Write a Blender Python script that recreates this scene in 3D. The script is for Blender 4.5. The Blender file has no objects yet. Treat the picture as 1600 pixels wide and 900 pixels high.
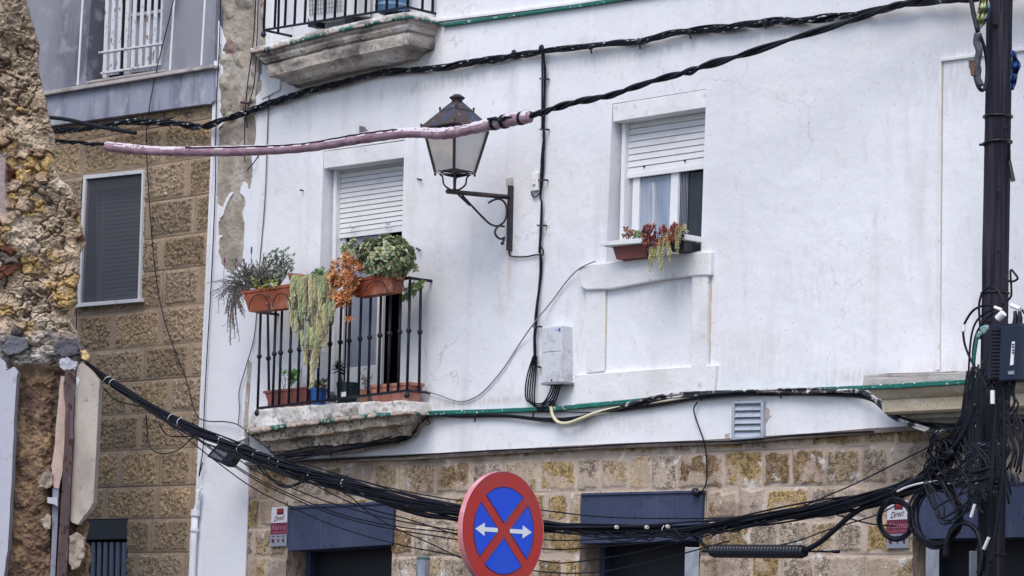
import bpy, math, random
import numpy as np
from mathutils import Vector
from mathutils.geometry import tessellate_polygon

random.seed(7); rng = np.random.default_rng(7)
scene = bpy.context.scene
COL = scene.collection
R = math.radians

# ------------------------------------------------------------------ camera
F = 4500.0
TH, PHI, RHO = R(135.5), R(6.97), R(1.55)
h = np.array([math.cos(TH), math.sin(TH), 0.0])
CAM = -25.0*h + np.array([0, 0, 1.6])
r0 = np.array([h[1], -h[0], 0.0])
fw = h*math.cos(PHI) + np.array([0, 0, math.sin(PHI)])
u0 = np.cross(r0, fw)
rt = r0*math.cos(RHO) + u0*math.sin(RHO)
up = u0*math.cos(RHO) - r0*math.sin(RHO)

def ray(x, y):
    return fw + rt*((x-800)/F) - up*((y-450)/F)
def P(x, y, d=0.0):
    """pixel of the photograph -> point on the vertical plane that stands d metres in front of the facade"""
    v = ray(x, y); t = (-d-CAM[1])/v[1]
    return CAM + v*t
def T(x, y, depth):
    return CAM + ray(x, y)*depth
def proj(p):
    q = np.asarray(p)-CAM
    w = q@fw
    return 800+F*(q@rt)/w, 450-F*(q@up)/w
def mpp(x, y, d=0.0):
    """metres per pixel there"""
    return float(np.dot(P(x, y, d)-CAM, fw))/F

cd = bpy.data.cameras.new('camera'); cam = bpy.data.objects.new('camera', cd); COL.objects.link(cam)
cd.sensor_width = 36; cd.lens = 36*F/1600; cd.clip_end = 500; cd.clip_start = .1
from mathutils import Matrix
cam.matrix_world = Matrix(((rt[0], up[0], -fw[0], CAM[0]), (rt[1], up[1], -fw[1], CAM[1]), (rt[2], up[2], -fw[2], CAM[2]), (0, 0, 0, 1)))
scene.camera = cam

# ------------------------------------------------------------------ noise in numpy
def hsh(ix, iy, iz=0, s=0):
    a = (ix.astype(np.int64)*374761393 + iy.astype(np.int64)*668265263 + np.int64(iz)*2147483647 + np.int64(s)*1274126177) & 0xffffffff
    a = ((a ^ (a >> 13))*1274126177) & 0xffffffff
    a = ((a ^ (a >> 16))*2246822519) & 0xffffffff
    return ((a ^ (a >> 15)) & 0xffffff)/float(0x1000000)
def vn(x, y, s=0):
    x = np.asarray(x, float); y = np.asarray(y, float)
    ix = np.floor(x); iy = np.floor(y); fx = x-ix; fy = y-iy
    fx = fx*fx*(3-2*fx); fy = fy*fy*(3-2*fy)
    a = hsh(ix, iy, 0, s); b = hsh(ix+1, iy, 0, s); c = hsh(ix, iy+1, 0, s); d = hsh(ix+1, iy+1, 0, s)
    return (a*(1-fx)+b*fx)*(1-fy) + (c*(1-fx)+d*fx)*fy
def fbm(x, y, o=4, s=0, g=.5):
    t = 0; a = 1; n = 0
    for k in range(o):
        c_, s_ = math.cos(.6+k*1.1), math.sin(.6+k*1.1); xx = (x*c_-y*s_)*2**k; yy = (x*s_+y*c_)*2**k
        t = t + a*vn(xx+k*13.7, yy+k*7.3, s+k); n += a; a *= g
    return t/n
def voro(x, y, s=0, j=.9):
    ix = np.floor(x); iy = np.floor(y)
    f1 = np.full(np.shape(x), 9.); f2 = f1.copy(); idd = np.zeros(np.shape(x)); cx = np.zeros(np.shape(x)); cy = cx.copy()
    for dx in (-1, 0, 1):
        for dy in (-1, 0, 1):
            a = ix+dx; b = iy+dy
            qx = a+.5+j*(hsh(a, b, 1, s)-.5); qy = b+.5+j*(hsh(a, b, 2, s)-.5)
            d = np.hypot(x-qx, y-qy); i = hsh(a, b, 3, s)
            m = d < f1
            f2 = np.where(m, f1, np.minimum(f2, d)); idd = np.where(m, i, idd); cx = np.where(m, qx, cx); cy = np.where(m, qy, cy)
            f1 = np.where(m, d, f1)
    return f1, f2, idd, cx, cy
def sm(a, b, x):
    t = np.clip((x-a)/(b-a), 0, 1); return t*t*(3-2*t)
def inpoly(x, y, poly):
    r = np.zeros(np.shape(x), bool); n = len(poly); j = n-1
    for i in range(n):
        xi, yi = poly[i]; xj, yj = poly[j]
        if yi != yj:
            r ^= ((yi > y) != (yj > y)) & (x < (xj-xi)*(y-yi)/(yj-yi)+xi)
        j = i
    return r
def mix3(a, b, t):
    return a*(1-t[..., None]) + b*t[..., None]

# ------------------------------------------------------------------ materials
def M(name, col, rough=.7, metal=0., var=(), bump=(), attr=None, spec=.4, stains=(), alpha=1., trans=0., pits=None, emit=None, coat=0., cracks=None):
    m = bpy.data.materials.new(name); m.use_nodes = True
    nt = m.node_tree; N = nt.nodes; L = nt.links; b = N['Principled BSDF']
    b.inputs['Roughness'].default_value = rough; b.inputs['Metallic'].default_value = metal
    b.inputs['Specular IOR Level'].default_value = spec
    if coat: b.inputs['Coat Weight'].default_value = coat
    tc = N.new('ShaderNodeTexCoord').outputs['Object']
    if attr:
        a = N.new('ShaderNodeAttribute'); a.attribute_name = attr; cur = a.outputs['Color']
        al = a.outputs['Alpha']
    else:
        rg = N.new('ShaderNodeRGB'); rg.outputs[0].default_value = (*col, 1); cur = rg.outputs[0]; al = None
    def noi(scale, det=4, st=None, dist=0.):
        src = tc
        if st:
            mp = N.new('ShaderNodeMapping'); mp.inputs['Scale'].default_value = st; L.new(tc, mp.inputs[0]); src = mp.outputs[0]
        n = N.new('ShaderNodeTexNoise'); n.inputs['Scale'].default_value = scale; n.inputs['Detail'].default_value = det
        n.inputs['Distortion'].default_value = dist
        L.new(src, n.inputs['Vector']); return n.outputs['Fac']
    def mr(src, lo, hi, a=0., c=1.):
        n = N.new('ShaderNodeMapRange'); n.inputs[1].default_value = lo; n.inputs[2].default_value = hi
        n.inputs[3].default_value = a; n.inputs[4].default_value = c; n.clamp = True; L.new(src, n.inputs[0]); return n.outputs[0]
    def mx(fac, a, bcol, typ='MIX'):
        n = N.new('ShaderNodeMix'); n.data_type = 'RGBA'; n.blend_type = typ
        L.new(fac, n.inputs[0]); L.new(a, n.inputs[6])
        if isinstance(bcol, tuple): n.inputs[7].default_value = (*bcol, 1)
        else: L.new(bcol, n.inputs[7])
        return n.outputs[2]
    def mul(a, bb):
        n = N.new('ShaderNodeMath'); n.operation = 'MULTIPLY'; L.new(a, n.inputs[0])
        if isinstance(bb, (int, float)): n.inputs[1].default_value = bb
        else: L.new(bb, n.inputs[1])
        return n.outputs[0]
    for v in var:                                   # (scale, colour, lo, hi[, stretch[, strength]])
        f_ = mr(noi(v[0], 5, v[4] if len(v) > 4 else None), v[2], v[3])
        if len(v) > 5: f_ = mul(f_, v[5])
        cur = mx(f_, cur, v[1])
    for (c, w, hh, colr, stg) in stains:            # c = world point (object space = world for those meshes)
        s = N.new('ShaderNodeVectorMath'); s.operation = 'SUBTRACT'; L.new(tc, s.inputs[0]); s.inputs[1].default_value = tuple(np.asarray(c)-WB_ORG)
        s2 = N.new('ShaderNodeVectorMath'); s2.operation = 'MULTIPLY'; L.new(s.outputs[0], s2.inputs[0]); s2.inputs[1].default_value = (1/w, 0, 1/hh)
        s3 = N.new('ShaderNodeVectorMath'); s3.operation = 'LENGTH'; L.new(s2.outputs[0], s3.inputs[0])
        f_ = mul(mul(mr(s3.outputs['Value'], 0, 1, 1, 0), mr(noi(18, 5, (1.6, 1, .35)), .33, .62)), stg)
        cur = mx(f_, cur, colr)
    if cracks:                                      # (scale, width, colour, strength): hairline cracks, present only here and there
        dn = N.new('ShaderNodeTexNoise'); dn.inputs['Scale'].default_value = 5; dn.inputs['Detail'].default_value = 4; L.new(tc, dn.inputs['Vector'])
        sc_ = N.new('ShaderNodeVectorMath'); sc_.operation = 'SCALE'; sc_.inputs['Scale'].default_value = .35; L.new(dn.outputs['Color'], sc_.inputs[0])
        ad = N.new('ShaderNodeVectorMath'); ad.operation = 'ADD'; L.new(tc, ad.inputs[0]); L.new(sc_.outputs[0], ad.inputs[1])
        vo = N.new('ShaderNodeTexVoronoi'); vo.feature = 'DISTANCE_TO_EDGE'; vo.inputs['Scale'].default_value = cracks[0]; L.new(ad.outputs[0], vo.inputs['Vector'])
        cf = mul(mul(mr(vo.outputs['Distance'], 0, cracks[1], 1, 0), mr(noi(.9, 3), .52, .60)), cracks[3])
        cur = mx(cf, cur, cracks[2])
    hb = None
    if pits:                                        # porous stone: dark holes + bump, where alpha of the attribute is high
        sc, pcol, amt = pits
        n1 = noi(sc, 5, None, 1.2)
        f_ = mr(n1, .47, .34)
        n2 = mr(noi(sc*2.7, 3), .48, .36); mm = N.new('ShaderNodeMath'); mm.operation = 'MAXIMUM'; L.new(f_, mm.inputs[0]); L.new(mul(n2, .7), mm.inputs[1])
        pf = mul(mm.outputs[0], al) if al else mm.outputs[0]
        hi_ = mr(noi(sc*1.3, 4, (1, 1, 1.01)), .52, .68); hi_ = mul(hi_, .35) if not al else mul(mul(hi_, al), .5)
        sp = N.new('ShaderNodeMix'); sp.data_type = 'RGBA'; sp.blend_type = 'MULTIPLY'; sp.inputs[0].default_value = 1
        L.new(cur, sp.inputs[6]); sp.inputs[7].default_value = (1.55, 1.5, 1.4, 1)
        cur = mx(hi_, cur, sp.outputs[2])
        cur = mx(mul(pf, amt), cur, pcol)
        bn = N.new('ShaderNodeBump'); bn.invert = True; bn.inputs['Strength'].default_value = .8; bn.inputs['Distance'].default_value = .012
        L.new(pf, bn.inputs['Height']); hb = bn.outputs[0]
    L.new(cur, b.inputs['Base Color'])
    for q in bump:                                  # (scale, strength, distance[, stretch])
        bn = N.new('ShaderNodeBump'); bn.inputs['Strength'].default_value = q[1]; bn.inputs['Distance'].default_value = q[2]
        L.new(noi(q[0], 4, q[3] if len(q) > 3 else None), bn.inputs['Height'])
        if hb: L.new(hb, bn.inputs['Normal'])
        hb = bn.outputs[0]
    if hb: L.new(hb, b.inputs['Normal'])
    if alpha < 1: b.inputs['Alpha'].default_value = alpha
    if trans: b.inputs['Transmission Weight'].default_value = trans; b.inputs['IOR'].default_value = 1.45
    return m

# ------------------------------------------------------------------ mesh builder
class MB:
    def __init__(s): s.v = []; s.f = []; s.c = []
    def add(s, v, f, col=None):
        o = len(s.v); s.v.extend([tuple(map(float, p)) for p in v]); s.f.extend([tuple(i+o for i in q) for q in f]); s.c.extend([col]*len(f))
    def loft(s, a, b, cap=True, col=None):
        n = len(a); f = [(i, (i+1) % n, n+(i+1) % n, n+i) for i in range(n)]
        if cap: f += [tuple(range(n))[::-1], tuple(range(n, 2*n))]
        s.add(list(a)+list(b), f, col)
    def pp(s, pts, d1, d0, col=None):
        """outline in photo pixels on the plane d1 in front of the facade, as a solid reaching back to plane d0"""
        a = [P(x, y, d1) for x, y in pts]; b = [np.array([p[0], -d0, p[2]]) for p in a]
        s.loft(a, b, True, col)
    def box(s, c, ax, ay, az, col=None):
        c, ax, ay, az = map(np.asarray, (c, ax, ay, az))
        a = [c-ax-ay-az, c+ax-ay-az, c+ax+ay-az, c-ax+ay-az]; b = [p+2*az for p in a]
        s.loft(a, b, True, col)
    def tube(s, pts, r, n=7, closed=False, col=None, caps=True):
        pts = [np.asarray(p, float) for p in pts]; m = len(pts)
        if np.isscalar(r): r = [r]*m
        rings = []; prev = None
        for i in range(m):
            if closed: t = pts[(i+1) % m]-pts[i-1]
            else: t = pts[min(i+1, m-1)]-pts[max(i-1, 0)]
            t = t/(np.linalg.norm(t)+1e-12)
            if prev is None:
                a = np.cross(t, [0, 0, 1.]);
                if np.linalg.norm(a) < .1: a = np.cross(t, [1., 0, 0])
            else: a = prev - t*np.dot(prev, t)
            a = a/(np.linalg.norm(a)+1e-12); prev = a; b = np.cross(t, a)
            rings.append([pts[i]+r[i]*(math.cos(2*math.pi*k/n)*a+math.sin(2*math.pi*k/n)*b) for k in range(n)])
        v = [p for rg in rings for p in rg]; f = []
        for i in range(m if closed else m-1):
            j = (i+1) % m
            for k in range(n):
                f.append((i*n+k, i*n+(k+1) % n, j*n+(k+1) % n, j*n+k))
        if not closed and caps: f += [tuple(range(n))[::-1], tuple(range((m-1)*n, m*n))]
        s.add(v, f, col)
    def lathe(s, c, prof, n=16, axis=None, col=None, ph=0., sq=False):
        """profile of (radius, height) round the vertical through c"""
        c = np.asarray(c); axis = np.array([0, 0, 1.]) if axis is None else np.asarray(axis, float)/np.linalg.norm(axis)
        a = np.cross(axis, [0, 1., 0]); 
        if np.linalg.norm(a) < .1: a = np.cross(axis, [1., 0, 0])
        a /= np.linalg.norm(a); b = np.cross(axis, a); v = []; f = []
        for rr, z in prof:
            for k in range(n):
                t = 2*math.pi*k/n+ph; v.append(c+axis*z+rr*(math.cos(t)*a+math.sin(t)*b))
        m = len(prof)
        for i in range(m-1):
            for k in range(n): f.append((i*n+k, i*n+(k+1) % n, (i+1)*n+(k+1) % n, (i+1)*n+k))
        f += [tuple(range(n))[::-1], tuple(range((m-1)*n, m*n))]
        s.add(v, f, col)
    def ball(s, c, r, n=10, sc=(1, 1, 1), col=None):
        v = []; f = []; c = np.asarray(c)
        m = max(4, n//2)
        for i in range(1, m):
            a = math.pi*i/m
            for k in range(n):
                t = 2*math.pi*k/n; v.append(c+r*np.array([math.sin(a)*math.cos(t)*sc[0], math.sin(a)*math.sin(t)*sc[1], math.cos(a)*sc[2]]))
        v += [c+np.array([0, 0, r*sc[2]]), c-np.array([0, 0, r*sc[2]])]; t_ = len(v)-2
        for i in range(m-2):
            for k in range(n): f.append((i*n+k, (i+1)*n+k, (i+1)*n+(k+1) % n, i*n+(k+1) % n))
        for k in range(n):
            f.append((t_, k, (k+1) % n)); f.append((t_+1, (m-2)*n+(k+1) % n, (m-2)*n+k))
        s.add(v, f, col)

def curve(pts, n=None, step=.03):
    """Catmull-Rom through the points"""
    p = [np.asarray(q, float) for q in pts]
    if len(p) == 2: p = [p[0], (p[0]+p[1])/2, p[1]]
    L = sum(np.linalg.norm(p[i+1]-p[i]) for i in range(len(p)-1))
    n = n or max(len(p)*3, int(L/step)); q = [2*p[0]-p[1]]+p+[2*p[-1]-p[-2]]; out = []
    m = len(p)-1
    for k in range(n+1):
        t = k/n*m; i = min(int(t), m-1); u = t-i; a, b, c, d = q[i:i+4]
        out.append(.5*((2*b)+(-a+c)*u+(2*a-5*b+4*c-d)*u*u+(-a+3*b-3*c+d)*u**3))
    return out
def cpx(pts, d=None, step=.03):
    return curve([P(p[0], p[1], p[2] if len(p) > 2 else d) for p in pts], step=step)

def mesh_obj(name, v, f, mat, parent=None, loc=None, cols=None, smooth=None, facecols=None, bevel=0, rough=None):
    v = np.asarray(v, float)
    if parent is not None: org = np.array(parent['_w'])
    else: org = np.array([v[:, 0].mean(), v[:, 1].mean(), v[:, 2].min()]) if loc is None else np.asarray(loc, float)
    me = bpy.data.meshes.new(name); me.from_pydata((v-org).tolist(), [], f)
    o = bpy.data.objects.new(name, me); COL.objects.link(o)
    if parent is not None: o.parent = parent; o['_w'] = tuple(org)
    else: o.location = org; o['_w'] = tuple(org)
    for m in (mat if isinstance(mat, (list, tuple)) else [mat]): me.materials.append(m)
    if cols is not None:
        a = me.attributes.new('Col', 'FLOAT_COLOR', 'POINT'); a.data.foreach_set('color', np.asarray(cols, np.float32).ravel())
    if facecols is not None:
        a = me.attributes.new('Col', 'FLOAT_COLOR', 'FACE'); a.data.foreach_set('color', np.asarray(facecols, np.float32).ravel())
    if smooth == 'all': me.shade_smooth()
    elif smooth: me.shade_auto_smooth(angle=R(smooth)) if hasattr(me, 'shade_auto_smooth') else None
    if rough:
        sub = o.modifiers.new('subdivision', 'SUBSURF'); sub.subdivision_type = 'SIMPLE'; sub.levels = sub.render_levels = rough[2]
        tx = bpy.data.textures.new('lumps', 'CLOUDS'); tx.noise_scale = rough[1]; tx.noise_depth = 4
        dm = o.modifiers.new('lumps', 'DISPLACE'); dm.texture = tx; dm.strength = rough[0]; dm.mid_level = .5; dm.texture_coords = 'LOCAL'
    if bevel:
        bm_ = o.modifiers.new('bevel', 'BEVEL'); bm_.width = bevel; bm_.segments = 2; bm_.limit_method = 'ANGLE'; bm_.angle_limit = R(35)
    return o
def build(mb, name, mat, parent=None, smooth=None, bevel=0, rough=None, fix=True, loc=None):
    fc = None
    if any(c is not None for c in mb.c):
        fc = [(*(c or (.5, .5, .5)), 1) for c in mb.c]
    o = mesh_obj(name, mb.v, mb.f, mat, parent, loc, facecols=fc, bevel=bevel, rough=rough, smooth='all' if smooth else None)
    if fix and fc is None:
        import bmesh
        bm = bmesh.new(); bm.from_mesh(o.data); bmesh.ops.recalc_face_normals(bm, faces=bm.faces); bm.to_mesh(o.data); bm.free()
    if smooth and smooth != 'all':
        md = o.modifiers
        import bmesh
        bm = bmesh.new(); bm.from_mesh(o.data)
        for e in bm.edges:
            if len(e.link_faces) == 2 and e.calc_face_angle(0) > R(smooth): e.smooth = False
        bm.to_mesh(o.data); bm.free()
    return o
def tag(o, label=None, cat=None, group=None, kind=None):
    if label: o['label'] = label
    if cat: o['category'] = cat
    if group: o['group'] = group
    if kind: o['kind'] = kind
    return o
def thing(name, label, cat, loc, group=None):
    o = bpy.data.objects.new(name, None); COL.objects.link(o); o.location = loc; o['_w'] = tuple(map(float, loc)); o.empty_display_size = .1
    return tag(o, label, cat, group)
def one(mb, name, mat, label, cat, group=None, kind=None, **k):
    return tag(build(mb, name, mat, None, **k), label, cat, group, kind)
def ground_at(x, y, d=0.):
    p = P(x, y, d); return (p[0], p[1], 0.)

def relief(name, mat, parent, org, ux, nrm, U, Z, step, hfun, outline=None, holes=(), thick=None):
    """displaced sheet: org + u*ux + z*up + h*nrm ; hfun(u, z, X) -> height, rgba"""
    nu = int((U[1]-U[0])/step)+1; nz = int((Z[1]-Z[0])/step)+1
    u, z = np.meshgrid(np.linspace(*U, nu), np.linspace(*Z, nz))
    base = org + u[..., None]*ux + z[..., None]*np.array([0, 0, 1.])
    hh, colr = hfun(u, z, base)
    v = base + hh[..., None]*nrm
    ii = np.arange(nu*nz).reshape(nz, nu)
    fa = np.stack([ii[:-1, :-1], ii[:-1, 1:], ii[1:, 1:], ii[1:, :-1]], -1).reshape(-1, 4)
    cu = (u[:-1, :-1]+u[1:, 1:])/2; cz = (z[:-1, :-1]+z[1:, 1:])/2; keep = np.ones(cu.shape, bool)
    if outline is not None: keep &= inpoly(cu, cz, outline)
    for q in holes: keep &= ~inpoly(cu, cz, q)
    fa = fa[keep.ravel()]
    used = np.unique(fa); remap = -np.ones(nu*nz, int); remap[used] = np.arange(len(used))
    V = v.reshape(-1, 3)[used]; C = colr.reshape(-1, 4)[used]; Fc = remap[fa]
    if thick is not None:
        # close the sheet with a rim that reaches back
        n = len(V); e = {}
        for q in Fc:
            for k in range(4):
                a, b = int(q[k]), int(q[(k+1) % 4])
                if (b, a) in e: del e[(b, a)]
                else: e[(a, b)] = 1
        bi = {}; ex = []; exc = []
        for a, b in e:
            for w in (a, b):
                if w not in bi: bi[w] = n+len(ex); ex.append(V[w]+thick); exc.append(C[w])
        rim = [(b, a, bi[a], bi[b]) for a, b in e]
        V = np.vstack([V, ex]); C = np.vstack([C, exc]); Fc = np.vstack([Fc, np.array(rim)])
    return mesh_obj(name, V, Fc.tolist(), mat, parent, cols=C, smooth='all')
def wpoly(pts, d):
    return [(P(x, y, d)[0], P(x, y, d)[2]) for x, y in pts]
def sheet(name, mat, parent, outline, d, holes=(), thick=.08, extra=None):
    """flat wall on plane d: outline with real openings, closed at the openings by reveals of depth thick"""
    rings = [[P(x, y, d) for x, y in outline]]+[[P(x, y, d) for x, y in q] for q in holes]
    tri = tessellate_polygon([[Vector((p[0], p[2], 0)) for p in r_] for r_ in rings])
    v = [p for r_ in rings for p in r_]; mb = MB(); mb.add(v, [tuple(t) for t in tri])
    n = len(v); v2 = [p+np.array([0, thick, 0]) for p in v]; mb.v.extend([tuple(p) for p in v2])
    o = 0
    for r_ in rings:
        m = len(r_)
        for i in range(m):
            a, b = o+i, o+(i+1) % m; mb.f.append((a, b, n+b, n+a)); mb.c.append(None)
        o += m
    return build(mb, name, mat, parent, fix=False)
def room(mb, pts, d0, depth):
    a = [P(x, y, d0) for x, y in pts]; c = sum(a)/len(a)
    a = [c+(p-c)*np.array([1.04, 1, 1.04]) for p in a]
    b = [p+np.array([0, depth, 0]) for p in a]; n = len(a)
    mb.add(a+b, [(i, (i+1) % n, n+(i+1) % n, n+i) for i in range(n)]+[tuple(range(n, 2*n))])

_tc = {}
def text2d(body, shear=0., extr=0.):
    cu = bpy.data.curves.new('lettering', 'FONT'); cu.body = body; cu.size = 1; cu.shear = shear; cu.resolution_u = 3
    o = bpy.data.objects.new('lettering', cu); COL.objects.link(o)
    dg = bpy.context.evaluated_depsgraph_get(); me = bpy.data.meshes.new_from_object(o.evaluated_get(dg))
    v = np.array([tuple(q.co) for q in me.vertices]); f = [tuple(p.vertices) for p in me.polygons]
    bpy.data.objects.remove(o); bpy.data.curves.remove(cu); bpy.data.meshes.remove(me)
    mn = v.min(0); mxx = v.max(0)
    return (v[:, :2]-mn[:2])/(mxx[:2]-mn[:2]), f
def quadmap(q, u, v):
    """q = four pixel corners TL TR BR BL ; u right, v down, 0..1"""
    (a, b, c, d) = [np.array(t, float) for t in q]
    return (a*(1-u)+b*u)*(1-v)+(d*(1-u)+c*u)*v
def text_on(mb, q, d, body, u0_, u1, v0, v1, shear=0., rise=0., col=None):
    uv, f = text2d(body, shear); pts = []
    for u, v in uv:
        uu = u0_+(u1-u0_)*u; x, y = quadmap(q, uu, v1+(v0-v1)*v-rise*u); pts.append(P(x, y, d))
    mb.add(pts, f, col)
def rect_on(mb, q, d, u0_, u1, v0, v1, t=.002, col=None):
    pts = [quadmap(q, u, v) for u, v in ((u0_, v0), (u1, v0), (u1, v1), (u0_, v1))]
    mb.pp(pts, d, d-t, col)

def samp(path, n):
    """n points evenly along a pixel polyline"""
    p = [np.array(t, float) for t in path]; L = [0]
    for i in range(len(p)-1): L.append(L[-1]+np.linalg.norm(p[i+1]-p[i]))
    return [np.array([np.interp(L[-1]*k/(n-1), L, [t[0] for t in p]), np.interp(L[-1]*k/(n-1), L, [t[1] for t in p])]) for k in range(n)]
def mould(rows, n=90, fine=.022, lumps=.02, seed=1, sc=9.):
    """weathered projecting slab: rows of (pixel path, protrusion); every row wraps round both ends back to the wall"""
    R_ = []
    for path, d in rows:
        f = [P(x, y, d) for x, y in samp(path, n)]; m = 12
        Lr = [np.array([f[0][0], f[0][1]*k/m, f[0][2]]) for k in range(m)]; Rr = [np.array([f[-1][0], f[-1][1]*k/m, f[-1][2]]) for k in range(m)][::-1]
        R_.append(Lr+f+Rr)
    G = [R_[0]]
    for a, b in zip(R_, R_[1:]):
        dist = max(np.linalg.norm(a[len(a)//2]-b[len(b)//2]), .01); k = max(1, int(dist/fine))
        for j in range(1, k+1): G.append([p+(q-p)*j/k for p, q in zip(a, b)])
    A = np.array(G); w = A.shape[1]; u = A[..., 0]; z = A[..., 2]; y = A[..., 1]
    amp = np.clip(-y*12, 0, 1)
    n1 = (fbm(u*sc+y*4, z*sc*1.6+y*5, 4, seed)-.5); n2 = (fbm(u*sc*4, z*sc*4+y*17, 3, seed+5)-.5); n3 = fbm(u*sc*.9+y*3+7, z*sc+4, 3, seed+9)
    hh = lumps*(1.6*n1+.5*n2)*2-lumps*1.4*sm(.60, .66, n3)
    A[..., 1] -= hh*amp; A[..., 2] += lumps*1.1*(fbm(u*sc*1.5+3, z*sc+y*9, 4, seed+3)-.5)*2*amp
    r, c = A.shape[:2]; q = MB(); q.v = [tuple(p) for p in A.reshape(-1, 3)]
    for i in range(r-1):
        for k in range(c-1): q.f.append((i*c+k, i*c+k+1, (i+1)*c+k+1, (i+1)*c+k)); q.c.append(None)
    return q
# ------------------------------------------------------------------ light and world
W = bpy.data.worlds.new('World'); scene.world = W; W.use_nodes = True
nt = W.node_tree; sky = nt.nodes.new('ShaderNodeTexSky'); sky.sky_type = 'NISHITA'; sky.sun_disc = False
SD = np.array([.45, -1.0, 1.55]); SD = SD/np.linalg.norm(SD)
sky.sun_elevation = math.asin(SD[2]); sky.sun_rotation = math.atan2(SD[0], SD[1]); sky.air_density = 1.0; sky.dust_density = 2.0; sky.ozone_density = 1.3
nt.links.new(sky.outputs[0], nt.nodes['Background'].inputs[0]); nt.nodes['Background'].inputs[1].default_value = .125
sl = bpy.data.lights.new('sun', 'SUN'); so = bpy.data.objects.new('sun', sl); COL.objects.link(so)
sl.energy = 1.5; sl.angle = R(38); sl.color = (1, .95, .90)
so.rotation_euler = Vector(SD).to_track_quat('Z', 'Y').to_euler(); so.location = (0, -10, 20)
scene.view_settings.view_transform = 'Standard'; scene.view_settings.look = 'None'
scene.view_settings.exposure = .65; scene.view_settings.gamma = 1

# ------------------------------------------------------------------ materials
WB_ORG = np.array([P(900, 900)[0], 0, 0])
m_white = M('white limewash', (.79, .80, .85), .85, var=[
    (.40, (.70, .71, .765), .44, .66), (1.3, (.73, .735, .77), .50, .54, None, .5), (2.2, (.60, .59, .61), .55, .80, (1.8, 1, .22), .8), (9, (.55, .53, .52), .60, .78, (1, 1, .6), .5), (55, (.50, .49, .50), .66, .72)],
    cracks=(1.1, .006, (.36, .34, .35), .6),
    bump=[(1.6, .5, .05), (7, .22, .02), (45, .18, .004)],
    stains=[(P(797, 410), .035, .20, (.42, .27, .14), .8), (P(797, 440), .05, .42, (.62, .52, .42), .6),
            (P(775, 627), .7, .06, (.52, .44, .40), .8), (P(700, 632), .4, .05, (.45, .38, .34), .7), (P(1180, 560), .9, .3, (.60, .59, .61), .5),
            (P(1330, 590), .7, .10, (.52, .49, .47), .6), (P(1500, 585), .9, .14, (.50, .46, .42), .7), (P(565, 205), .25, .1, (.55, .54, .56), .8),
            (P(470, 140), .5, .22, (.50, .49, .53), .7), (P(1040, 455), .6, .10, (.56, .55, .56), .7), (P(1175, 655), .3, .2, (.55, .52, .50), .7),
            (P(782, 470), .12, .3, (.66, .62, .60), .8), (P(1500, 120), .8, .5, (.56, .56, .60), .6), (P(1110, 470), .10, .5, (.56, .53, .50), .7), (P(912, 500), .08, .45, (.60, .57, .54), .6), (P(1275, 430), .8, .4, (.62, .62, .65), .6),
            (P(640, 300), .10, .5, (.62, .60, .60), .6), (P(900, 560), .12, .25, (.58, .54, .50), .6), (P(700, 130), 1.2, .09, (.50, .48, .48), .7), (P(1000, 85), 1.3, .07, (.52, .50, .50), .7), (P(1250, 50), 1.2, .07, (.52, .50, .50), .6), (P(520, 690), .6, .10, (.5, .46, .43), .7), (P(960, 665), .8, .12, (.62, .59, .57), .6)])
m_skin = M('white plaster skin', (.74, .76, .83), .85, var=[(1.2, (.70, .71, .77), .45, .7), (8, (.62, .60, .58), .62, .8, (1.5, 1, .4), .6)], bump=[(4, .3, .03), (40, .15, .004)])
m_trim = M('white painted render', (.76, .765, .79), .8, var=[(2.5, (.62, .61, .62), .48, .75, (1, 1, .7)), (14, (.50, .47, .45), .63, .78), (50, (.52, .50, .48), .64, .72)], bump=[(5, .4, .03), (30, .3, .006)])
m_old = M('weathered balcony stone', (.46, .41, .36), .9, var=[(3.2, (.13, .115, .11), .50, .68, (1, 1, 1.6)), (5, (.62, .58, .54), .54, .66), (9, (.40, .24, .13), .60, .74), (40, (.10, .08, .07), .60, .70)],
          bump=[(6, .7, .04), (28, .8, .015), (90, .5, .004)])
m_old_dark = M('dark weathered stone', (.38, .32, .26), .92, var=[(3, (.12, .10, .095), .46, .64, (1, 1, 1.4)), (6, (.50, .44, .38), .58, .68), (8, (.34, .20, .10), .60, .74), (34, (.07, .055, .05), .55, .66)],
          bump=[(6, .8, .05), (28, .9, .018), (90, .5, .004)])
m_upper = M('upper balcony stone', (.49, .44, .39), .9, var=[(2.2, (.13, .115, .12), .50, .64, (1, 1, 1.6)), (4, (.66, .63, .62), .55, .66), (12, (.22, .18, .16), .60, .72), (40, (.16, .13, .12), .60, .70)],
          bump=[(6, .6, .04), (28, .7, .012), (90, .4, .004)])
m_fascia = M('flaking whitewash', (.52, .50, .48), .9, var=[(3, (.66, .65, .65), .50, .60), (5, (.27, .25, .235), .53, .60, (1, 1, 1.3)), (22, (.34, .30, .28), .58, .66)], bump=[(7, .8, .04), (30, .6, .012)])
m_flat = M('yellowed cornice render', (.46, .40, .30), .88, var=[(2.5, (.30, .24, .16), .48, .66, (.5, 1, 1.5)), (6, (.60, .56, .50), .56, .70), (60, (.16, .12, .10), .62, .70)], bump=[(8, .5, .03), (50, .5, .006)])
m_grey_trim = M('grey cornice render', (.47, .44, .43), .88, var=[(4, (.30, .27, .26), .50, .66), (12, (.58, .56, .56), .60, .72), (70, (.2, .17, .16), .60, .70)], bump=[(8, .5, .03), (50, .5, .006)])
m_green = M('green painted lip', (.012, .13, .105), .55, var=[(9, (.02, .20, .17), .5, .7), (26, (.66, .62, .58), .63, .66, (1, 1, 1.6)), (16, (.05, .06, .05), .62, .70)], bump=[(30, .5, .01)])
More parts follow.
